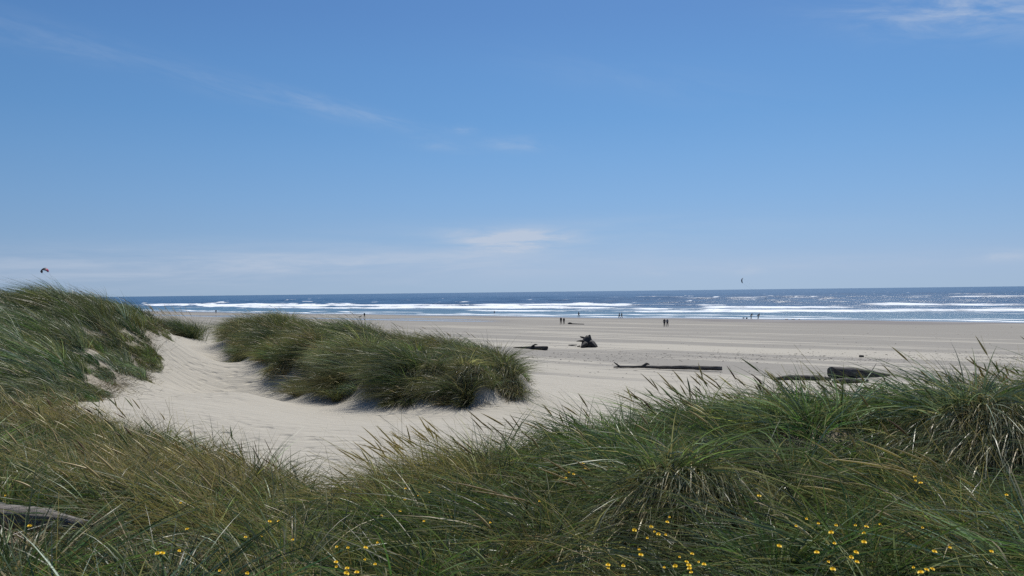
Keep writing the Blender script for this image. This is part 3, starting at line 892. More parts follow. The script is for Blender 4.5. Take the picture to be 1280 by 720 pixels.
def build_front(pg, fine_bias, green_bias, hbase, seed):
    parts = []
    tx, ty, ed = tussocks(pg, 0.27, 0.02, dens=lambda x, y: 1 - 0.97 * spots(x, y, BARE))
    cf = clump_field(tx, ty, 0.80, seed)
    kk_ = (RNG.uniform(0, 1, len(tx)) > 0.62 * sstep(0.40, 0.56, np.hypot(cf[0], cf[1]))) & (np.hypot(tx, ty) > 3.45)
    tx, ty, ed = tx[kk_], ty[kk_], ed[kk_]
    dist = np.hypot(tx, ty)
    dry = spots(tx, ty, DRY); brown = spots(tx, ty, BROWN); pale = spots(tx, ty, PALE)
    tc = pick_cols(['green', 'bluegreen', 'dark', 'olive'], [3.6 * green_bias, 2.4, 2.2, 1.8], len(tx))
    tc = tc * (1 - 0.6 * dry[:, None]) + PAL['tan'] * 0.6 * dry[:, None]
    tc = tc * (1 - 0.9 * brown[:, None]) + PAL['brown'] * 0.9 * brown[:, None]
    tc = tc * (1 - 0.8 * pale[:, None]) + PAL['pale'] * 0.8 * pale[:, None]
    h = hbase * (0.62 + 0.76 * fbm(tx / 0.8, ty / 0.8, seed, 3))
    h = h * (1 - 0.30 * sstep(4.6, 3.0, dist)) * (1 - 0.12 * pale)
    # low growth just below the hanging straw
    h = h * (1 - 0.62 * spots(tx, ty, [(px, dd - rr_ * 1.3, rr_ * 1.1, 1.0) for px, dd, rr_ in HANG]))
    # keep low around the half-buried log
    h = h * (1 - 0.72 * spots(tx, ty, [(70, 5.2, 0.5, 1.0), (0, 5.2, 0.5, 1.0), (-60, 5.4, 0.5, 1.0), (40, 4.7, 0.5, 0.6)]))
    per = np.clip(100 * (5.5 / dist) ** 0.4, 80, 135)
    droop = 0.36 + 0.4 * pale
    eo = out_vec(pg, tx, ty, ed, 0.5, 0.0)
    parts.append(blades_for(tx, ty, ed, per, 0.105, h, tc, spread=0.95, wind=0.24 * (1 - 0.3 * pale), width=0.0112, seg=7, droop=droop, lean_noise=0.12, colj=0.50, clump=(0.80, seed, 0.8, 0.7), arch=1.0, tuss_lean=0.26))
    # long arching single leaves with colours brightened to paint in sun highlights
    wl = (1 - 0.9 * np.clip(spots(tx, ty, LOGCLEAR), 0, 1)) * (dist > 3.9)
    k = RNG.choice(len(tx), int(len(tx) * 5), p=wl / wl.sum())
    x = tx[k] + RNG.normal(0, 0.12, len(k)); y = ty[k] + RNG.normal(0, 0.12, len(k))
    base = np.stack([x, y, height(x, y)], -1)
    a = RNG.uniform(0, 2 * math.pi, len(k))
    o = np.stack([np.cos(a), np.sin(a), 0 * a], -1)
    d0 = wnorm(np.array([0, 0, 1.0]) + o * 0.35 + WIND * 0.2)
    bend = o * RNG.uniform(0.2, 0.7, (len(k), 1)) + WIND * 0.35 + np.array([0, 0, -0.55]) * RNG.uniform(0.6, 1.5, (len(k), 1))
    cc = pick_cols(['bluegreen', 'green', 'pale', 'straw'], [3, 3, 1.8, 1.4], len(k)) * RNG.uniform(0.9, 1.6, (len(k), 1))
    parts.append(ribbons(base, d0, bend, h[k] * RNG.uniform(1.0, 1.45, len(k)), RNG.uniform(0.007, 0.012, len(k)), cc, cc * 0.8 + PAL['straw'] * 0.2, 9))
    # bleached dead leaves hanging down the camera-facing sides of the hummocks
    for px, dd, rr_ in HANG:
        cx = (px - 640.0) / F * dd
        if not inside(pg, np.array([cx]), np.array([dd]))[0]: continue
        M = int(8000 * rr_)
        x = cx + RNG.normal(0, rr_ * 0.75, M); y = dd + RNG.normal(0, rr_ * 0.45, M)
        base = np.stack([x, y, height(x, y) + RNG.uniform(0, 0.12, M)], -1)
        side = (x - cx) / rr_
        d0 = wnorm(np.stack([side * 0.35 - 0.22 + RNG.normal(0, 0.22, M), -0.55 + RNG.normal(0, 0.25, M), 0.75 + RNG.normal(0, 0.2, M)], -1))
        bend = np.stack([side * 0.2 - 0.12 + RNG.normal(0, 0.12, M), -0.25 + RNG.normal(0, 0.12, M), -1.15 + RNG.normal(0, 0.25, M)], -1)
        cc = pick_cols(['straw', 'pale', 'tan', 'bluegreen', 'dark'], [3.2, 4, 1.2, 1.2, 0.7], M) * RNG.uniform(0.6, 1.65, (M, 1))
        parts.append(ribbons(base, d0, bend, RNG.uniform(0.28, 0.55, M), RNG.uniform(0.006, 0.011, M), cc, cc, 7))
    # very fine dry grass with hair-thin stems
    fm = np.clip(np.maximum(dry, brown) + fine_bias * 0.4, 0, 1)
    fm = fm * (1 - 0.97 * np.clip(spots(tx, ty, LOGCLEAR) * 1.3, 0, 1))
    w_ = fm / fm.sum()
    nf = int(fm.sum() * 105)
    k = RNG.choice(len(tx), nf, p=w_)
    x = tx[k] + RNG.normal(0, 0.10, nf); y = ty[k] + RNG.normal(0, 0.10, nf)
    base = np.stack([x, y, height(x, y)], -1)
    d0 = wnorm(np.array([0, 0, 1.0]) + WIND * 0.28 + RNG.normal(0, 0.26, base.shape))
    bend = WIND * 0.4 + np.array([0, 0, -0.3]) + RNG.normal(0, 0.28, base.shape)
    cc = np.where(RNG.uniform(0, 1, (nf, 1)) < np.clip(brown[k] * 1.2, 0, 0.9)[:, None], PAL['brown'] * 1.3, PAL['tan'] * 1.15) * RNG.uniform(0.6, 1.6, (nf, 1))
    parts.append(ribbons(base, d0, bend, h[k] * RNG.uniform(0.75, 1.2, nf), RNG.uniform(0.003, 0.0055, nf), cc, cc * 1.15, 5, wprof=lambda q: 1.0 - 0.5 * q))
    # thatch of dead leaves
    parts.append(thatch(tx, ty, 26, 0.16, names=('straw', 'tan', 'brown', 'pale', 'dark'), probs=(2, 2.4, 2.6, 1.2, 1.5), L=(0.12, 0.38), width=0.005, lift=0.55))
    # seed heads
    ns = int(len(tx) * 0.58)
    wgt = 0.15 + sstep(5.0, 7.5, dist) * 0.6 + 0.6 * dry + 0.25 * fbm(tx / 0.7, ty / 0.7, seed + 9, 2)
    wgt = wgt * (1 - 0.95 * np.clip(spots(tx, ty, LOGCLEAR), 0, 1)) * (0.25 + (dist > 4.2)) * (1 + 1.8 * sstep(8.0, 9.2, dist))
    k = RNG.choice(len(tx), ns, p=wgt / wgt.sum())
    x = tx[k] + RNG.normal(0, 0.1, ns); y = ty[k] + RNG.normal(0, 0.1, ns)
    base = np.stack([x, y, height(x, y)], -1)
    d0 = wnorm(np.array([0, 0, 1.0]) + WIND * 0.22 + RNG.normal(0, 0.14, base.shape))
    bend = WIND * RNG.uniform(0.12, 0.55, (ns, 1)) + np.array([0, 0, -0.12]) + RNG.normal(0, 0.07, base.shape)
    cc = pick_cols(['tan', 'olive', 'straw', 'brown'], [4, 2, 0.9, 1], ns) * RNG.uniform(0.8, 1.15, (ns, 1))
    parts += seedstalks(base, d0, bend, h[k] * RNG.uniform(1.05, 1.38, ns), cc, head=0.22, rad=0.0082)
    v_, f_, c_ = merge(parts)
    print('grass', len(tx), len(v_), len(f_))
    return mesh_from_arrays('dune_grass', v_, f_, cols=c_)


link('dune_grass', build_centre(), M_GRASS, kind='stuff', cat='grass', label='windswept grey-green marram grass covering the low dune in the middle of the sand')
link('dune_grass', build_left(), M_GRASS, kind='stuff', cat='grass', label='tall marram grass combed leftwards over the big dune at the left edge')
link('dune_grass', build_front(PG_FRONT_LEFT, 0.30, 0.8, 0.58, 401), M_GRASS, kind='stuff', cat='grass', label='mixed green and dry brown grass in the near left corner around the weathered log')
link('dune_grass', build_front(PG_FRONT_RIGHT, 0.05, 1.3, 0.60, 431), M_GRASS, kind='stuff', cat='grass', label='thick green marram grass with tan seed heads on the near right mound')


# ---- single tufts that stand apart
def tuft(px, d, n_bl, rad_, h, cols, probs, n_heads, label, group=None, wind=0.7, spread=0.9, width=0.006, droop=0.35, hl=(1.15, 1.4), hrad=0.0065, headcol=None, headwind=0.35):
    cx = (px - 640.0) / F * d
    cz = hz(cx, d)
    root = bpy.data.objects.new('grass_tuft', None); col.objects.link(root)
    root.location = (cx, d, cz); root.empty_display_size = 0.1
    tag(root, label, 'grass tuft', group)
    tx = np.full(1, cx); ty = np.full(1, d)
    tcs = pick_cols(cols, probs, 60)
    xs_ = cx + RNG.normal(0, rad_ * 0.4, 14); ys_ = d + RNG.normal(0, rad_ * 0.4, 14)
    v_, f_, c_ = blades_for(xs_, ys_, None, n_bl // 14, rad_ * 0.6, h, tcs[:14], spread=spread, wind=wind, width=width, seg=7, droop=droop)
    v_ = v_ - np.array([cx, d, cz])
    link('blades', mesh_from_arrays('blades', v_, f_, cols=c_), M_GRASS, parent=root)
    if n_heads:
        x = cx + RNG.normal(0, rad_ * 0.55, n_heads); y = d + RNG.normal(0, rad_ * 0.5, n_heads)
        base = np.stack([x, y, height(x, y)], -1)
        d0 = wnorm(np.array([0, 0, 1.0]) + WIND * 0.25 + RNG.normal(0, 0.15, base.shape))
        bend = WIND * headwind * RNG.uniform(0.3, 1.6, (n_heads, 1)) + np.array([0, 0, -0.1]) + RNG.normal(0, 0.07, base.shape)
        cc = (PAL['tan'] if headcol is None else np.array(headcol)) * RNG.uniform(0.8, 1.3, (n_heads, 1))
        Ls = h * RNG.uniform(hl[0], hl[1], n_heads)
        for q in range(n_heads):
            v_, f_, c_ = merge(seedstalks(base[q:q + 1], d0[q:q + 1], bend[q:q + 1], Ls[q:q + 1], cc[q:q + 1], head=0.24, rad=hrad))
            link('seed_head', mesh_from_arrays('seed_head', v_ - np.array([cx, d, cz]), f_, cols=c_), M_SEED, parent=root)


tuft(228, 43.5, 3200, 0.95, 1.35, ['dark', 'bluegreen', 'green'], [3, 2, 2], 40, 'small dark tuft at the tip of the left dune beside the sand path', wind=0.5, width=0.011, hrad=0.009, droop=0.3)
tuft(545, 7.9, 1500, 0.42, 0.60, ['tan', 'green', 'olive'], [2, 2, 2], 34, 'tuft with golden brown seed heads leaning left over the sand', hl=(1.15, 1.5), headcol=(0.27, 0.21, 0.11))
tuft(665, 8.3, 900, 0.25, 0.62, ['green', 'bluegreen', 'olive'], [3, 2, 1], 9, 'green tuft with a few tall dark seed heads right of the golden tuft', hl=(1.2, 1.55), headcol=(0.16, 0.12, 0.06))
tuft(335, 9.3, 900, 0.35, 0.50, ['tan', 'green', 'brown'], [2, 2, 2], 14, 'tuft with thin upright stalks at the crest of the dry brown patch', hl=(1.3, 1.75), headcol=(0.15, 0.11, 0.06), hrad=0.004, headwind=0.15)
tuft(850, 9.4, 700, 0.3, 0.62, ['green', 'olive'], [3, 2], 12, 'tuft with long seed heads poking up left of the long fallen log', hl=(1.15, 1.5), headcol=(0.17, 0.13, 0.06))
tuft(1245, 9.5, 900, 0.35, 0.66, ['olive', 'tan', 'green'], [2, 2, 2], 26, 'tuft with rust brown seed heads at the far right of the near mound', hl=(0.95, 1.2), headcol=(0.22, 0.14, 0.07))


tuft(1185, 5.6, 500, 0.28, 0.50, ['olive', 'tan', 'green'], [2, 2, 2], 22, 'tuft with long pale seed heads arching left near the lower right corner', hl=(1.1, 1.45), headcol=(0.26, 0.21, 0.12), headwind=1.0, spread=0.7)
tuft(760, 5.6, 400, 0.2, 0.5, ['green', 'olive', 'pale'], [3, 2, 1], 8, 'tuft with two or three tan heads nodding left above the hanging straw', hl=(1.1, 1.4), headcol=(0.24, 0.18, 0.10), headwind=0.9)
tuft(1010, 9.6, 900, 0.5, 0.6, ['olive', 'green', 'tan'], [3, 2, 1], 16, 'wide tuft of brown seed heads in front of the low weathered log', hl=(1.1, 1.35), headcol=(0.20, 0.13, 0.06))

# ------------------------------------------------------------------ driftwood
def bark_tube(points, radii, sides=18, seed=0, rough=0.12, flatten=1.0, jag=0.0):
    """closed, lumpy, grooved tube along a polyline; returns verts, quads, uvs"""
    pts = np.array(points, float); rads = np.array(radii, float)
    # resample
    seg = np.r_[0, np.cumsum(np.linalg.norm(np.diff(pts, axis=0), axis=1))]
    nn = max(10, int(seg[-1] / (rads.max() * 0.45)) + 6)
    s = np.linspace(0, seg[-1], nn)
    P = np.stack([np.interp(s, seg, pts[:, k]) for k in range(3)], -1)
    for _ in range(2):
        P[1:-1] = 0.5 * P[1:-1] + 0.25 * (P[:-2] + P[2:])
    r = np.interp(s, seg, rads)
    T = np.gradient(P, axis=0); T /= np.linalg.norm(T, axis=1, keepdims=True)
    ref = np.array([0, 0, 1.0]) if abs(T[nn // 2, 2]) < 0.8 else np.array([0, 1.0, 0])
    S = np.cross(T, ref); S /= np.linalg.norm(S, axis=1, keepdims=True)
    Q = np.cross(S, T)
    a = np.linspace(0, 2 * math.pi, sides, endpoint=False)
    AAx, SSx = np.meshgrid(a, s)
    groove = vnoise(np.cos(AAx) * 3 + 10, np.sin(AAx) * 3 + SSx * 0.25 / max(r.max(), .01) * 0.3, seed) - 0.5
    lump = fbm(SSx / (r.max() * 2.2) + np.cos(AAx), np.sin(AAx) + seed * 3.3, seed + 5, 3) - 0.5
    rr = r[:, None] * (1 + rough * 2.0 * groove + rough * 2.5 * lump)
    off = np.zeros_like(rr)
    off[0] = -jag * _hash(np.arange(sides), np.zeros(sides), seed) * r[0]
    off[-1] = jag * _hash(np.arange(sides), np.ones(sides), seed) * r[-1]
    V_ = P[:, None, :] + S[:, None, :] * (np.cos(AAx) * rr)[..., None] + Q[:, None, :] * (np.sin(AAx) * rr * flatten)[..., None] + T[:, None, :] * off[..., None]
    verts = V_.reshape(-1, 3)
    ii = np.arange(nn * sides).reshape(nn, sides)
    f_ = np.stack([ii[:-1], np.roll(ii[:-1], -1, 1), np.roll(ii[1:], -1, 1), ii[1:]], -1).reshape(-1, 4)
    uv = np.stack([AAx / (2 * math.pi), SSx], -1).reshape(-1, 2)
    # caps: an inner ring and a centre (quads, then degenerate-free fan as quads)
    vs = [verts]; fs = [f_]; us = [uv]; base = len(verts)
    for end, order in ((0, 1), (nn - 1, -1)):
        ring = ii[end]
        inner = V_[end] * 0.45 + P[end] * 0.55 + T[end] * (0.10 * r[end] * (1 if end == 0 else -1))
        cen = P[end] + T[end] * (0.14 * r[end] * (1 if end == 0 else -1))
        vs.append(inner); vs.append(cen[None])
        us.append(np.stack([a / 6.28, np.full(sides, s[end] + 0.1)], -1)); us.append(np.array([[0.5, s[end] + .2]]))
        inn = base + np.arange(sides)
        f1 = np.stack([ring, inn, np.roll(inn, -1), np.roll(ring, -1)], -1)
        c = base + sides
        f2 = np.stack([inn[0::2], np.full(sides // 2, c), np.roll(inn, -2)[0::2], np.roll(inn, -1)[0::2]], -1)
        ff = np.concatenate([f1, f2])
        fs.append(ff if order == 1 else ff[:, ::-1])
        base += sides + 1
    return np.concatenate(vs), np.concatenate(fs), np.concatenate(us)


def join3(lst):
    vs, fs, us, off = [], [], [], 0
    for v_, f_, u_ in lst:
        vs.append(v_); fs.append(f_ + off); us.append(u_); off += len(v_)
    return np.concatenate(vs), np.concatenate(fs), np.concatenate(us)


def wood(name, lst, mat, origin, parent=None, **tags):
    v_, f_, u_ = join3(lst)
    v_ = v_ - np.array(origin) if parent is None else v_ - np.array(origin)
    me = mesh_from_arrays(name, v_, f_, uvs=u_, smooth=True)
    return link(name, me, mat, parent=parent, loc=tuple(origin) if parent is None else None, **tags)


def grp(px, py, up=0.0):
    """point on the beach under a photo pixel, lifted"""
    r = ray(px, py)
    s = np.linspace(20, 400, 3000)
    p = EYE[None] + r[None] / r[1] * s[:, None]
    hh = height(p[:, 0], p[:, 1])
    k = np.argmax(p[:, 2] < hh)
    q = p[k].copy(); q[2] = hh[k] + up
    return q


def root_empty(name, loc, label, cat, group=None):
    o = bpy.data.objects.new(name, None); col.objects.link(o); o.location = tuple(loc); o.empty_display_size = 0.2
    tag(o, label, cat, group)
    return o


# stump of a washed-up tree
S0 = grp(735, 433.9)
k = (S0[1]) / F                                           # metres per photo pixel there
def sp(px, py, dy=0.0):
    p = at(px, py, S0[1] + dy); return p
st = root_empty('tree_stump', S0, 'dark washed-up tree stump with jagged roots standing on the open beach', 'tree stump')
body = bark_tube([sp(736, 434.6), sp(735.5, 431), sp(734.5, 427.5), sp(734, 424.5), sp(735.5, 421)], [10 * k, 8.3 * k, 6.6 * k, 5.2 * k, 2.6 * k], 20, 4, 0.22, 1.0, 0.5)
wood('trunk', [body], M_DARKWOOD, S0, st)
for a_, r_, sd in [
    ([sp(735, 425), sp(736.3, 421.5), sp(737.2, 418.6)], [4.2 * k, 2.6 * k, 0.9 * k], 1),
    ([sp(735, 424, .3), sp(730, 422.2, .4), sp(727, 421.4, .5), sp(725, 420.9, .5)], [2.4 * k, 1.2 * k, 1.0 * k, 0.5 * k], 2),
    ([sp(732, 427, -.3), sp(727, 426.3, -.4), sp(723.6, 426.2, -.5), sp(720.6, 426.6, -.5)], [2.4 * k, 1.4 * k, 0.8 * k, 0.3 * k], 3),
    ([sp(736, 424, .2), sp(738, 424, .3), sp(740, 426, .4)], [3.0 * k, 1.8 * k, 0.9 * k], 6),
    ([sp(738, 429, -.6), sp(742, 431.5, -.9), sp(745, 434, -1.1)], [4.0 * k, 2.2 * k, 0.8 * k], 7),
    ([sp(732, 430, -.9), sp(729, 432.2, -1.4), sp(727, 434.2, -1.6)], [3.4 * k, 2.0 * k, 1.0 * k], 8),
    ([sp(736, 430, 1.0), sp(739, 431, 2.0), sp(741, 432.5, 2.6)], [3.0 * k, 2.0 * k, 1.0 * k], 9)]:
    wood('root', [bark_tube(a_, r_, 12, sd, 0.2, 1.0, 0.4)], M_DARKWOOD, S0, st)

def log_thing(name, pts, radii, mat, label, cat, branches=(), group=None, sides=18, rough=0.12, flatten=1.0, seed=0, jag=0.3):
    c = np.mean(np.array(pts), axis=0); c[2] = min(p[2] for p in pts) - radii[0] * 0.5
    if not branches:
        return wood(name, [bark_tube(pts, radii, sides, seed, rough, flatten, jag)], mat, c, None, label=label, cat=cat, group=group)
    rt = root_empty(name, c, label, cat, group)
    wood('trunk', [bark_tube(pts, radii, sides, seed, rough, flatten, jag)], mat, c, rt)
    for i, (bp, br) in enumerate(branches):
        wood('branch', [bark_tube(bp, br, 8, seed + 3 + i, 0.15)], mat, c, rt)
    return rt


# long thin log lying across the beach
def L(px, py, r):
    p = grp(px, py); p[2] += r; return p
pts = [L(767, 460.2, .10), L(775, 460.6, .16), L(790, 461, .20), L(806, 461.3, .22), L(830, 462.6, .26), L(855, 463.3, .30), L(880, 464, .30), L(902, 464.6, .30)]
log_thing('fallen_log', pts, [.05, .11, .12, .14, .16, .19, .19, .18], M_WOOD, 'long thin dark driftwood log stretched flat across the pale sand', 'driftwood log',
          branches=[([pts[1], pts[1] + np.array([-.35, 0, .28]), pts[1] + np.array([-.62, 0, .46])], [.12, .09, .04]),
                    ([pts[3] + np.array([-.3, 0, .05]), pts[3] + np.array([.2, .1, .30]), pts[3] + np.array([.5, .1, .22])], [.10, .14, .05])], seed=3)
# distant log left of the stump
pts = [L(642, 434.6, .06), L(655, 435.4, .12), L(668, 436.6, .20), L(683, 437.8, .28)]
log_thing('fallen_log', pts, [.05, .13, .24, .28], M_DARKWOOD, 'short dark log tapering to the left, between the middle dune and the stump', 'driftwood log',
          branches=[([pts[2] + np.array([-.5, 0, .1]), pts[2] + np.array([.1, 0, .45]), pts[2] + np.array([.45, 0, .40])], [.10, .12, .05])], seed=8)
log_thing('driftwood_stick', [L(620, 435.2, .05), L(627, 435.3, .06)], [.05, .06], M_DARKWOOD, 'tiny dark stick just off the right end of the middle dune', 'driftwood stick', seed=5, sides=8)
log_thing('driftwood_stick', [L(711, 431.8, .05), L(715, 432.4, .1), L(721, 431.7, .06)], [.07, .10, .05], M_WOOD, 'small grey stick lying just left of the stump', 'driftwood stick', seed=6, sides=8)
log_thing('driftwood_stick', [L(722, 433.6, .06), L(725, 433.4, .10)], [.08, .10], M_DARKWOOD, 'short dark wood chunk touching the left foot of the stump', 'driftwood stick', seed=9, sides=8)
log_thing('driftwood_stick', [L(710, 404.9, .12), L(712.5, 405.2, .2), L(716, 405.3, .10), L(730, 405.6, .06)], [.10, .30, .12, .08], M_DARKWOOD, 'low dark stick on the flats right of the two walkers', 'driftwood stick', seed=11, sides=8)
log_thing('driftwood_stick', [L(1074.5, 446.4, .1), L(1079.5, 446.5, .1)], [.16, .14], M_DARKWOOD, 'small dark lump of wood on bare sand behind the thick log', 'driftwood stick', seed=12, sides=8)
# thick split log at the right, above the grass
B0 = grp(1042, 473)
kk = B0[1] / F
pts = [at(1039, 465.6, B0[1]), at(1060, 466.2, B0[1] + .4), at(1085, 468.0, B0[1] + .8), at(1111, 470.5, B0[1] + 1.2)]
log_thing('fallen_log', pts, [8.2 * kk, 7.8 * kk, 6.2 * kk, 3.0 * kk], M_WOOD, 'thick dark split log with a blunt left end beyond the right-hand grass', 'driftwood log',
          branches=[([pts[2] + np.array([0.3, 0, .2]), pts[2] + np.array([.5, 0, .55]), pts[2] + np.array([.75, 0, 0.95])], [.05, .03, .015])], seed=14, rough=0.06, jag=0.05, flatten=0.95)
log_thing('fallen_log', [L(968, 475.4, .1), L(985, 475, .2), L(1010, 475.2, .2), L(1038, 476, .16)], [.14, .22, .2, .14], M_WOOD, 'low weathered log half hidden by seed heads, left of the thick log', 'driftwood log', seed=15)
log_thing('fallen_log', [L(1012, 472.6, .12), L(1025, 472.3, .12)], [.12, .12], M_DARKWOOD, 'small broken log chunk just left of the thick log', 'driftwood log', seed=16, sides=10)
log_thing('fallen_log', [L(1042, 478.6, .12), L(1060, 479.3, .2), L(1084, 477.6, .12)], [.16, .24, .12], M_WOOD, 'low curved log lying in front of the thick log', 'driftwood log', seed=17)
# weathered log in the near left corner
p0, p1, p2, p3 = at(-70, 644, 5.95), at(5, 645, 5.9), at(60, 649, 5.85), at(108, 656, 5.8)
log_thing('weathered_log', [p0, p1, p2, p3], [.105, .105, .085, .045], M_PALEWOOD, 'bleached grey log half buried in grass at the lower left', 'driftwood log', seed=21, sides=28, rough=0.20, flatten=0.85, jag=0.8)

# scattered wrack and shell bits: nobody could count them
rg = np.random.default_rng(12)
N = 2800
pxs = rg.uniform(560, 1500, N); pys = 447 + rg.normal(0, 3.6, N) + (pxs - 900) * 0.004
m2 = rg.uniform(0, 1, N) < 0.35
pys = np.where(m2, rg.uniform(409, 480, N), pys)
P = np.array([on_plane(a, b) for a, b in zip(pxs, pys)])
P[:, 0] += rg.normal(0, 0.6, N); P[:, 2] = height(P[:, 0], P[:, 1])
ico_v = np.array([[1, 0, 0], [0, 1, 0], [-1, 0, 0], [0, -1, 0], [0, 0, 1], [0, 0, -0.6]], float)
ico_f = np.array([[0, 1, 4], [1, 2, 4], [2, 3, 4], [3, 0, 4], [1, 0, 5], [2, 1, 5], [3, 2, 5], [0, 3, 5]])
sz = rg.uniform(0.025, 0.08, N) * rg.uniform(0.6, 1.3, N)
sc3 = np.stack([sz * rg.uniform(1, 2.6, N), sz, sz * rg.uniform(0.3, 0.8, N)], -1)
vv = (ico_v[None] * (1 + 0.3 * rg.normal(0, 1, (N, 6, 1)))) * sc3[:, None, :]
th = rg.uniform(0, 3.1, N); c_, s_ = np.cos(th)[:, None], np.sin(th)[:, None]
vx = vv[..., 0] * c_ - vv[..., 1] * s_; vy = vv[..., 0] * s_ + vv[..., 1] * c_
vv = np.stack([vx, vy, vv[..., 2]], -1) + P[:, None, :]
me = mesh_from_arrays('beach_debris', vv.reshape(-1, 3), (ico_f[None] + (np.arange(N) * 6)[:, None, None]).reshape(-1, 3))
link('beach_debris', me, plain('wrack', (0.10, 0.085, 0.07)), kind='stuff', cat='beach debris', label='scattered dark specks of wrack and shell on the open beach')

# dark clumps at the water's edge
def clump(px, py, w, h, label, sd):
    p = grp(px, py); rgx = np.random.default_rng(sd)
    th, ph = np.meshgrid(np.linspace(0, 2 * math.pi, 16, endpoint=False), np.linspace(0.05, math.pi / 2 + .3, 7))
    r = 1 + 0.35 * (fbm(np.cos(th) * 2 + sd, np.sin(th) * 2 + ph * 2, sd, 3) - 0.5) * 2
    v_ = np.stack([np.cos(th) * np.sin(ph) * w / 2 * r, np.sin(th) * np.sin(ph) * w / 3 * r, np.cos(ph) * h * r], -1).reshape(-1, 3)
    ii = np.arange(7 * 16).reshape(7, 16)
    f_ = np.stack([ii[:-1], ii[1:], np.roll(ii[1:], -1, 1), np.roll(ii[:-1], -1, 1)], -1).reshape(-1, 4)
    f_ = np.concatenate([f_, np.array([[ii[0, q], ii[0, (q + 1) % 16], ii[0, (15 - q) % 16], ii[0, (16 - q) % 16]] for q in range(1, 7)])])
    link('kelp_clump', mesh_from_arrays('kelp_clump', v_, f_, smooth=True), M_KELP, loc=tuple(p), label=label, cat='kelp clump', group='dark kelp clumps at the edge of the water')
M_KELP = plain('kelp', (0.035, 0.028, 0.022), 0.5)
clump(929.5, 398.0, .55, .25, 'leftmost dark kelp clump left of the two bathers', 1)
clump(933.5, 398.2, .6, .28, 'dark kelp clump nearest the left bather', 2)
clump(983, 399.2, .9, .18, 'low dark kelp clump right of the two bathers', 3)
clump(991.5, 399.4, .7, .16, 'second low kelp clump, farther right of the bathers', 4)
clump(999, 399.6, .6, .15, 'rightmost of the low kelp clumps', 5)

# ------------------------------------------------------------------ people
M_SKIN = plain('skin', (0.42, 0.26, 0.19), 0.6)
M_HAIR = plain('hair', (0.03, 0.022, 0.016), 0.7)


def skin_mesh(name, nodes, edges, mat, parent, root=0, sub=1):
    """nodes: list of (x,y,z,r)"""
    me = bpy.data.meshes.new(name)
    me.from_pydata([q[:3] for q in nodes], edges, [])
    o = link(name, me, None, parent=parent)
    sl = me.skin_vertices[0] if len(me.skin_vertices) else None
    md = o.modifiers.new('skin', 'SKIN')
    if len(me.skin_vertices) == 0:
        me.attributes.new('skin_dummy', 'FLOAT', 'POINT')
    return o, me


def grow(name, nodes, edges, mat, parent, root=0, sub=1):
    """a continuous skinned figure baked to a mesh"""
    me = bpy.data.meshes.new(name + '_rig')
    me.from_pydata([q[:3] for q in nodes], edges, [])
    o = bpy.data.objects.new(name + '_rig', me); col.objects.link(o)
    o.modifiers.new('skin', 'SKIN')
    sv_ = me.skin_vertices[0].data if len(me.skin_vertices) else None
    if sv_ is None:
        return None
    for i, q in enumerate(nodes):
        r = q[3]
        sv_[i].radius = (r, r) if not isinstance(r, tuple) else r
        sv_[i].use_root = (i == root)
    s = o.modifiers.new('sub', 'SUBSURF'); s.levels = sub; s.render_levels = sub
    dg = bpy.context.evaluated_depsgraph_get()
    dg.update()
    baked = bpy.data.meshes.new_from_object(o.evaluated_get(dg))
    bpy.data.objects.remove(o)
    baked.name = name
    baked.materials.clear()
    for p in baked.polygons: p.use_smooth = True
    return link(name, baked, mat, parent=parent)


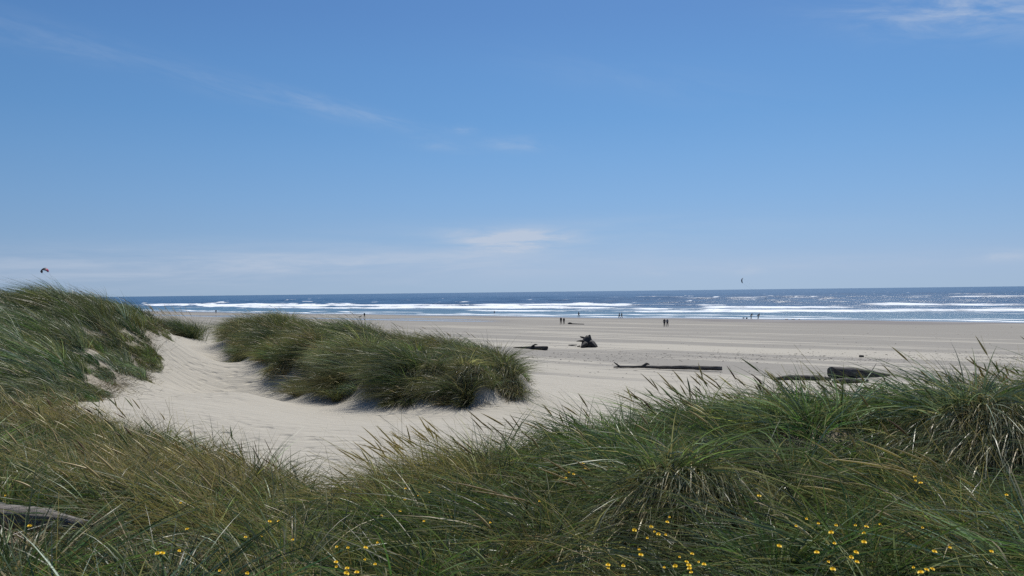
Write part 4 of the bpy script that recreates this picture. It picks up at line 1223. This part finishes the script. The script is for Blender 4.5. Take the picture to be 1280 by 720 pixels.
def person(px, py, label, h=1.72, yaw=0.0, stride=0.18, bend=0.0, armraise=0.0, top=(0.02, 0.02, 0.025), legs=(0.02, 0.022, 0.03), slim=1.0, sea=False, group=None, z=None, hat=None):
    p = on_plane(px, py, 0.0)
    if z is None: p[2] = height(p[0], p[1])[0]
    else: p[2] = z
    rt = root_empty('person', p, label, 'person', group)
    rt.rotation_euler = (0, 0, yaw)
    s = h / 1.72
    # bend: hip flexion in radians (upper body leans to +y, the figure's front)
    hip = np.array([0, 0, 0.92])
    def ub(x, y, zz):
        v = np.array([x, y, zz]) - hip
        c, sn = math.cos(bend), math.sin(bend)
        return hip + np.array([v[0], v[1] * c + v[2] * sn, v[2] * c - v[1] * sn])
    st_ = stride
    L_ = {}
    L_['pel'] = (hip, .13)
    L_['waist'] = (ub(0, 0.0, 1.08), .115); L_['chest'] = (ub(0, 0.01, 1.30), .145); L_['neckb'] = (ub(0, 0, 1.45), .075); L_['neck'] = (ub(0, 0.01, 1.50), .05)
    L_['head'] = (ub(0, 0.02, 1.58), .085); L_['crown'] = (ub(0, 0.015, 1.67), .075); L_['nose'] = (ub(0, 0.13, 1.585), .018)
    for sd, sg in (('l', -1), ('r', 1)):
        L_['sh' + sd] = (ub(sg * .17, 0, 1.42), .065)
        L_['el' + sd] = (ub(sg * .25, 0.02 + sg * .10 * (st_ > 0) + armraise * .18, 1.15 + armraise * .12), .045)
        L_['wr' + sd] = (ub(sg * (.22 - armraise * .05), 0.10 + sg * .14 * (st_ > 0) + armraise * .32, 0.92 + armraise * .36), .032)
        L_['ha' + sd] = (ub(sg * (.21 - armraise * .05), 0.14 + sg * .15 * (st_ > 0) + armraise * .38, 0.83 + armraise * .40), .028)
        L_['hi' + sd] = (np.array([sg * .095, 0, 0.88]), .095)
        L_['kn' + sd] = (np.array([sg * .10, 0.05 - sg * st_ * .5 + 0.03, 0.49]), .065)
        L_['an' + sd] = (np.array([sg * .105, -sg * st_ - 0.01, 0.09]), .042)
        L_['to' + sd] = (np.array([sg * .115, -sg * st_ + 0.15, 0.035]), .035)
    order = list(L_)
    ix = {k_: i for i, k_ in enumerate(order)}
    def make(name, keys, edges_, grow_r, mat, rootk, sub=1):
        nd = [(*(L_[k_][0] * s), (L_[k_][1] + grow_r) * s * slim) for k_ in keys]
        jx = {k_: i for i, k_ in enumerate(keys)}
        return grow(name, nd, [(jx[a_], jx[b_]) for a_, b_ in edges_], mat, rt, jx[rootk], sub)
    E = [('pel', 'waist'), ('waist', 'chest'), ('chest', 'neckb'), ('neckb', 'neck'), ('neck', 'head'), ('head', 'crown'), ('head', 'nose')]
    for sd in 'lr':
        E += [('chest', 'sh' + sd), ('sh' + sd, 'el' + sd), ('el' + sd, 'wr' + sd), ('wr' + sd, 'ha' + sd), ('pel', 'hi' + sd), ('hi' + sd, 'kn' + sd), ('kn' + sd, 'an' + sd), ('an' + sd, 'to' + sd)]
    make('body', order, E, 0.0, M_SKIN, 'pel')
    kt = ['pel', 'waist', 'chest', 'neckb', 'shl', 'ell', 'wrl', 'shr', 'elr', 'wrr']
    make('jacket', kt, [e for e in E if e[0] in kt and e[1] in kt], 0.022, plain('cloth', top, 0.9), 'pel')
    kl = ['pel', 'hil', 'knl', 'anl', 'hir', 'knr', 'anr']
    make('trousers', kl, [e for e in E if e[0] in kl and e[1] in kl], 0.018, plain('cloth', legs, 0.9), 'pel')
    L_['h1'] = (ub(0, -0.015, 1.60), .088); L_['h2'] = (ub(0, 0.0, 1.685), .082)
    make('hair', ['h1', 'h2'], [('h1', 'h2')], 0.006, M_HAIR, 'h1')
    return rt


pair = 'walkers in dark clothes on the beach'
person(701.3, 405.4, 'left of the two dark-clothed walkers beside the low stick', 1.78, yaw=0.3, group=pair)
person(705.0, 405.3, 'shorter right one of the two walkers beside the low stick', 1.62, yaw=0.2, group=pair, top=(0.03, 0.02, 0.02))
person(830.6, 408.2, 'left of the two people walking closely side by side on the damp flats', 1.78, yaw=2.9, group=pair)
person(834.2, 408.2, 'right person of the close pair, in a lighter grey top', 1.76, yaw=3.3, group=pair, top=(0.16, 0.16, 0.18))
person(774.2, 397.9, 'left of the two walkers at the edge of the foam', 1.72, yaw=1.2, stride=.26, group=pair)
person(777.3, 397.7, 'right of the two walkers at the edge of the foam', 1.70, yaw=1.5, stride=.26, group=pair)
person(723.4, 396.2, 'lone person striding along the wet sand above the stump', 1.75, yaw=-1.4, stride=.30, group=pair)
person(938.8, 398.3, 'left bather leaning over at the swash line', 1.70, yaw=-1.3, bend=.55, armraise=.6, group=pair)
person(947.6, 398.4, 'right bather bending forward at the swash line', 1.75, yaw=-1.2, bend=.75, armraise=.3, stride=.25, group=pair)
person(455.6, 397.2, 'lone person in dark clothes by the wet pools beside a small dog', 1.72, yaw=0.5, group=pair)
person(270.0, 392.0, 'far lone figure near the surf above the sand path', 1.72, yaw=0.5, group=pair)
person(618.0, 391.5, 'small far figure wading below the white surf', 1.3, yaw=0.5, group=pair)


# the small dog
def dog(px, py, label):
    p = on_plane(px, py, 0.0); p[2] = height(p[0], p[1])[0]
    rt = root_empty('dog', p, label, 'dog'); rt.rotation_euler = (0, 0, -1.3)
    nd = [(0, -.28, .50, .10), (0, 0, .48, .105), (0, .26, .50, .125), (0, .42, .60, .075), (0, .52, .70, .08), (0, .66, .67, .04),
          (-.05, .49, .78, .02), (.05, .49, .78, .02), (0, -.42, .56, .03), (0, -.58, .66, .018)]
    ed = [(0, 1), (1, 2), (2, 3), (3, 4), (4, 5), (4, 6), (4, 7), (0, 8), (8, 9)]
    for sg in (-1, 1):
        b = len(nd)
        nd += [(sg * .08, .27, .36, .055), (sg * .08, .25, .20, .035), (sg * .08, .28, .04, .03)]; ed += [(2, b), (b, b + 1), (b + 1, b + 2)]
        b = len(nd)
        nd += [(sg * .08, -.24, .36, .07), (sg * .08, -.20, .27, .05), (sg * .08, -.36, .17, .03), (sg * .08, -.33, .04, .03)]; ed += [(0, b), (b, b + 1), (b + 1, b + 2), (b + 2, b + 3)]
    grow('body', nd, ed, plain('fur', (0.03, 0.025, 0.02), 0.9), rt, 1)
dog(450.0, 397.4, 'small dark dog left of the lone person by the wet pools')

# ------------------------------------------------------------------ kites
def tube_pts(pts, r, sides=6):
    v_, f_, u_ = bark_tube(pts, [r] * len(pts), sides, 1, 0.0)
    return v_, f_, u_


def kite(px, py, d, span, chord, sag, spin, tilt, c_can, c_tip, label, anchor, yaw=0.0):
    c = at(px, py, d)
    rt = root_empty('kite', c, label, 'kite')
    nu, nv = 25, 7
    def P(u, v, off=0.0):
        # u in -1..1 along the arc, v 0..1 from leading to trailing edge
        a = u * sag
        R = span / (2 * sag)
        ch_ = chord * (1 - 0.55 * abs(u) ** 2.2)
        camber = 0.10 * chord * math.sin(math.pi * v)
        rad_ = R + camber + off
        return Vector((rad_ * math.sin(a), (v - 0.4) * ch_ + 0.25 * chord * u * u, rad_ * math.cos(a) - R))
    rot = Euler((tilt, 0, yaw)).to_matrix() @ Matrix.Rotation(0, 3, 'Z')
    rot = Matrix.Rotation(spin, 3, 'Y') @ rot
    vs, fs = [], []
    for off in (0.0, -0.05):
        for i in range(nu):
            for j in range(nv):
                vs.append(tuple(rot @ P(-1 + 2 * i / (nu - 1), j / (nv - 1), off)))
    n1 = nu * nv
    for i in range(nu - 1):
        for j in range(nv - 1):
            a = i * nv + j
            fs.append((a, a + nv, a + nv + 1, a + 1)); fs.append((n1 + a, n1 + a + 1, n1 + a + nv + 1, n1 + a + nv))
    for i in range(nu - 1):
        for j in (0, nv - 1):
            a = i * nv + j; fs.append((a, n1 + a, n1 + a + nv, a + nv))
    for j in range(nv - 1):
        for i in (0, nu - 1):
            a = i * nv + j; fs.append((a, a + 1, n1 + a + 1, n1 + a))
    me = bpy.data.meshes.new('canopy'); me.from_pydata(vs, [], fs); me.update()
    o = link('canopy', me, c_can, parent=rt)
    me.materials.append(c_tip)
    for p in me.polygons:
        p.use_smooth = True
        cu = p.center
        loc_ = rot.inverted() @ cu
        u_ = abs(math.atan2(loc_.x, loc_.z + span / (2 * sag))) / sag
        if u_ > 0.45 and (rot.inverted() @ cu).x > 0: p.material_index = 1
    le = [np.array(rot @ P(-1 + 2 * i / 24, 0.0)) for i in range(25)]
    v_, f_, _ = tube_pts(le, 0.13 * chord / 1.4, 8)
    link('leading_edge', mesh_from_arrays('leading_edge', v_, f_, smooth=True), c_can, parent=rt)
    A = np.array(anchor) - c
    for u in (-1, 1):
        e = np.array(rot @ P(u, 0.5))
        v_, f_, _ = tube_pts([e, (e + A) / 2, A], 0.012, 4)
        link('flying_line', mesh_from_arrays('flying_line', v_, f_), M_LINE, parent=rt)

M_LINE = plain('cord', (0.1, 0.1, 0.1))
K1 = plain('kite_black', (0.012, 0.008, 0.02), 0.6); K2 = plain('kite_purple', (0.36, 0.015, 0.08), 0.6); K3 = plain('kite_navy', (0.012, 0.014, 0.03), 0.6)
# surfer under the right-hand kite
SW = on_plane(957.5, 375.3, 0.0)
kite(54.0, 336.4, 420, 6.2, 2.3, 1.9, -0.15, 0.55, K1, K2, 'black and purple arched kite low in the sky above the left dune', (at(80, 379, 440)[0], 440, 1.2))
kite(927.2, 350.3, SW[1], 4.4, 1.2, 1.0, -1.45, 0.35, K3, K3, 'small dark crescent kite low over the sea at the right', (SW[0], SW[1], 1.3), yaw=0.2)
surfer = person(957.5, 375.3, 'distant kite surfer among the waves, below and right of the crescent kite', 1.75, yaw=1.2, stride=.3, bend=.15, armraise=1.0, z=0.35, group=None)
v_, f_, u_ = bark_tube([np.array([-.75, 0, .06]), np.array([0, 0, 0]), np.array([.75, 0, .06])], [.12, .24, .12], 12, 2, 0.0, 0.16)
link('surfboard', mesh_from_arrays('surfboard', v_, f_, uvs=u_, smooth=True), plain('board', (0.5, 0.5, 0.5), 0.3), loc=(SW[0], SW[1], 0.36), label='small pale board under the distant kite surfer', cat='surfboard')

# ------------------------------------------------------------------ yellow flowers
CL = {
 'f1': ([(7, 620)], 'single yellow flower at the left edge above the weathered log'),
 'f2': ([(37, 658)], 'single yellow flower just below the weathered log'),
 'f3': ([(226, 629)], 'single small yellow flower in the dry brown patch'),
 'f4': ([(234, 662)], 'single yellow flower above the dark brown grass'),
 'low left': ([(224, 689), (203, 692), (197, 692)], 'yellow flower in the trio over the dark brown grass'),
 'bottom left': ([(275, 714), (309, 717)], 'yellow flower of the pair at the bottom edge, left part'),
 'left middle': ([(337, 652), (348, 652), (327, 671), (307, 672)], 'yellow flower in the small bunch below the thin upright stalks'),
 'f5': ([(366, 675)], 'single orange-yellow flower right of the small bunch'),
 'gap': ([(421, 684), (420, 703), (421, 709), (435, 685), (434, 711), (433, 717), (446, 716), (457, 685), (472, 679), (456, 700), (469, 706)], 'yellow flower in the bottom cluster below the sand gap'),
 'golden': ([(507, 611), (537, 616), (522, 620), (506, 625), (500, 639), (530, 652), (477, 645)], 'yellow flower in the cluster at the foot of the golden seed tuft'),
 'f6': ([(613, 654)], 'single faint yellow flower right of the golden tuft cluster'),
 'f7': ([(674, 627)], 'single tiny yellow flower among pale stalks in the middle'),
 'upper': ([(711, 591), (717, 593), (707, 598), (729, 579), (732, 586), (749, 581)], 'yellow flower in the highest cluster on the green mound'),
 'straw': ([(793, 663), (809, 673), (799, 687), (801, 694), (818, 665), (823, 668), (832, 669), (814, 659), (837, 647), (834, 653)], 'yellow flower in the cluster beside the hanging bleached straw'),
 'bottom': ([(760, 707), (760, 711), (779, 708), (830, 710)], 'yellow flower in the sparse row at the bottom edge, centre'),
 'dense': ([(865, 693), (849, 697), (844, 708), (861, 707), (864, 716), (873, 703), (880, 706), (862, 711), (858, 703)], 'yellow flower in the densest bunch at the bottom'),
 'f8': ([(949, 620)], 'single yellow flower alone above the big right cluster'),
 'f9': ([(974, 683)], 'single yellow flower left of the big right cluster'),
 'big': ([(1008, 649), (995, 658), (1023, 655), (1045, 657), (1039, 666), (1043, 680), (1021, 691), (1035, 703), (1041, 712), (1064, 697), (1070, 691), (1071, 703), (1069, 657), (1083, 659), (1100, 656), (1080, 667), (1080, 678)], 'yellow flower in the big loose cluster right of centre'),
 'trio': ([(1144, 596), (1144, 601), (1151, 604)], 'yellow flower in the tight trio against the dark green grass'),
 'f10': ([(1153, 660)], 'single yellow flower between the dark grass and the arching seed heads'),
 'seed': ([(1168, 690), (1187, 685)], 'yellow flower of the pair under the arching seed heads'),
 'low right': ([(1142, 710), (1151, 716), (1158, 713), (1165, 712)], 'yellow flower in the small bottom row at the right'),
 'f11': ([(1239, 690)], 'single dim yellow flower near the lower right corner'),
 'f12': ([(1258, 619)], 'single yellow flower near the right edge'),
}
m, t_, b_ = new_mat('yellow_petal')
b_.inputs['Base Color'].default_value = (0.88, 0.62, 0.015, 1); b_.inputs['Roughness'].default_value = 0.6
M_PETAL = m
m, t_, b_ = new_mat('flower_stem'); b_.inputs['Base Color'].default_value = (0.06, 0.10, 0.03, 1)
M_STEM = m


def flower_head_mesh():
    vs, fs = [], []
    for layer, (R, n_, lift, w) in enumerate([(0.019, 13, 0.15, 0.42), (0.0145, 11, 0.45, 0.40), (0.009, 8, 0.9, 0.4)]):
        for i in range(n_):
            a = 2 * math.pi * i / n_ + layer * 0.3
            ca, sa = math.cos(a), math.sin(a)
            b = len(vs)
            for rr, ww, zz in ((0.002, 0.15, 0), (R * 0.6, w, R * lift * 0.5), (R, w * 0.8, R * lift)):
                for sg in (-1, 1):
                    x, y = rr, sg * ww * R * 0.5
                    vs.append((x * ca - y * sa, x * sa + y * ca, zz + 0.001 * layer))
            fs += [(b, b + 1, b + 3, b + 2), (b + 2, b + 3, b + 5, b + 4)]
    return mesh_from_arrays('flower_head', np.array(vs), np.array(fs))


def stem_mesh():
    v_, f_, u_ = bark_tube([(0.0, 0, -0.50), (0.015, 0, -0.25), (0, 0, 0)], [0.0016] * 3, 6, 1, 0.0)
    return mesh_from_arrays('stem', v_, f_, smooth=True)


HEAD, STEM = flower_head_mesh(), stem_mesh()
HEAD.materials.append(M_PETAL); STEM.materials.append(M_STEM)
S_ = np.linspace(3.2, 10, 500)
proto = None
rgf = random.Random(4)
for key, (pts_, lab) in CL.items():
    extremes = {}
    if len(pts_) > 1:
        order = [('leftmost', min(range(len(pts_)), key=lambda i: pts_[i][0])), ('rightmost', max(range(len(pts_)), key=lambda i: pts_[i][0])),
                 ('highest', min(range(len(pts_)), key=lambda i: pts_[i][1])), ('lowest', max(range(len(pts_)), key=lambda i: pts_[i][1]))]
        for w_, i_ in order:
            if i_ not in extremes and w_ not in extremes.values(): extremes[i_] = w_
    for i, (px, py) in enumerate(pts_):
        r = ray(px, py)
        p = EYE[None] + r[None] / r[1] * S_[:, None]
        g = height(p[:, 0], p[:, 1])
        kk_ = np.argmax(p[:, 2] - g < 0.50)
        q = p[kk_]
        if proto is None:
            o = bpy.data.objects.new('wildflower', None); col.objects.link(o); proto = o
            hd = link('flower_head', HEAD, None, parent=o); sm = link('stem', STEM, None, parent=o)
        else:
            o = proto.copy(); col.objects.link(o)
            for src in (hd, sm):
                c = src.copy(); col.objects.link(c); c.parent = o
        o.location = tuple(q)
        o.rotation_euler = (rgf.uniform(0.15, 0.6), rgf.uniform(-0.35, 0.35), rgf.uniform(-.6, .6))
        sc_ = rgf.uniform(0.32, 0.68); o.scale = (sc_, sc_, 1.0)
        if i in extremes: lb = extremes[i] + ' ' + lab
        elif len(pts_) > 1: lb = 'inner ' + lab
        else: lb = lab
        o['label'] = lb; o['category'] = 'flower'
        o['group'] = 'yellow wildflowers: ' + key if len(pts_) > 1 else 'yellow wildflowers standing alone'

# ------------------------------------------------------------------ render settings
scene.view_settings.view_transform = 'Standard'
scene.view_settings.look = 'None'
scene.view_settings.gamma = 1.0
scene.view_settings.exposure = 0.0
scene.view_settings.use_curve_mapping = False
scene.cycles.max_bounces = 6
scene.cycles.diffuse_bounces = 3
scene.cycles.transmission_bounces = 3
scene.cycles.glossy_bounces = 3
scene.cycles.use_denoising = False
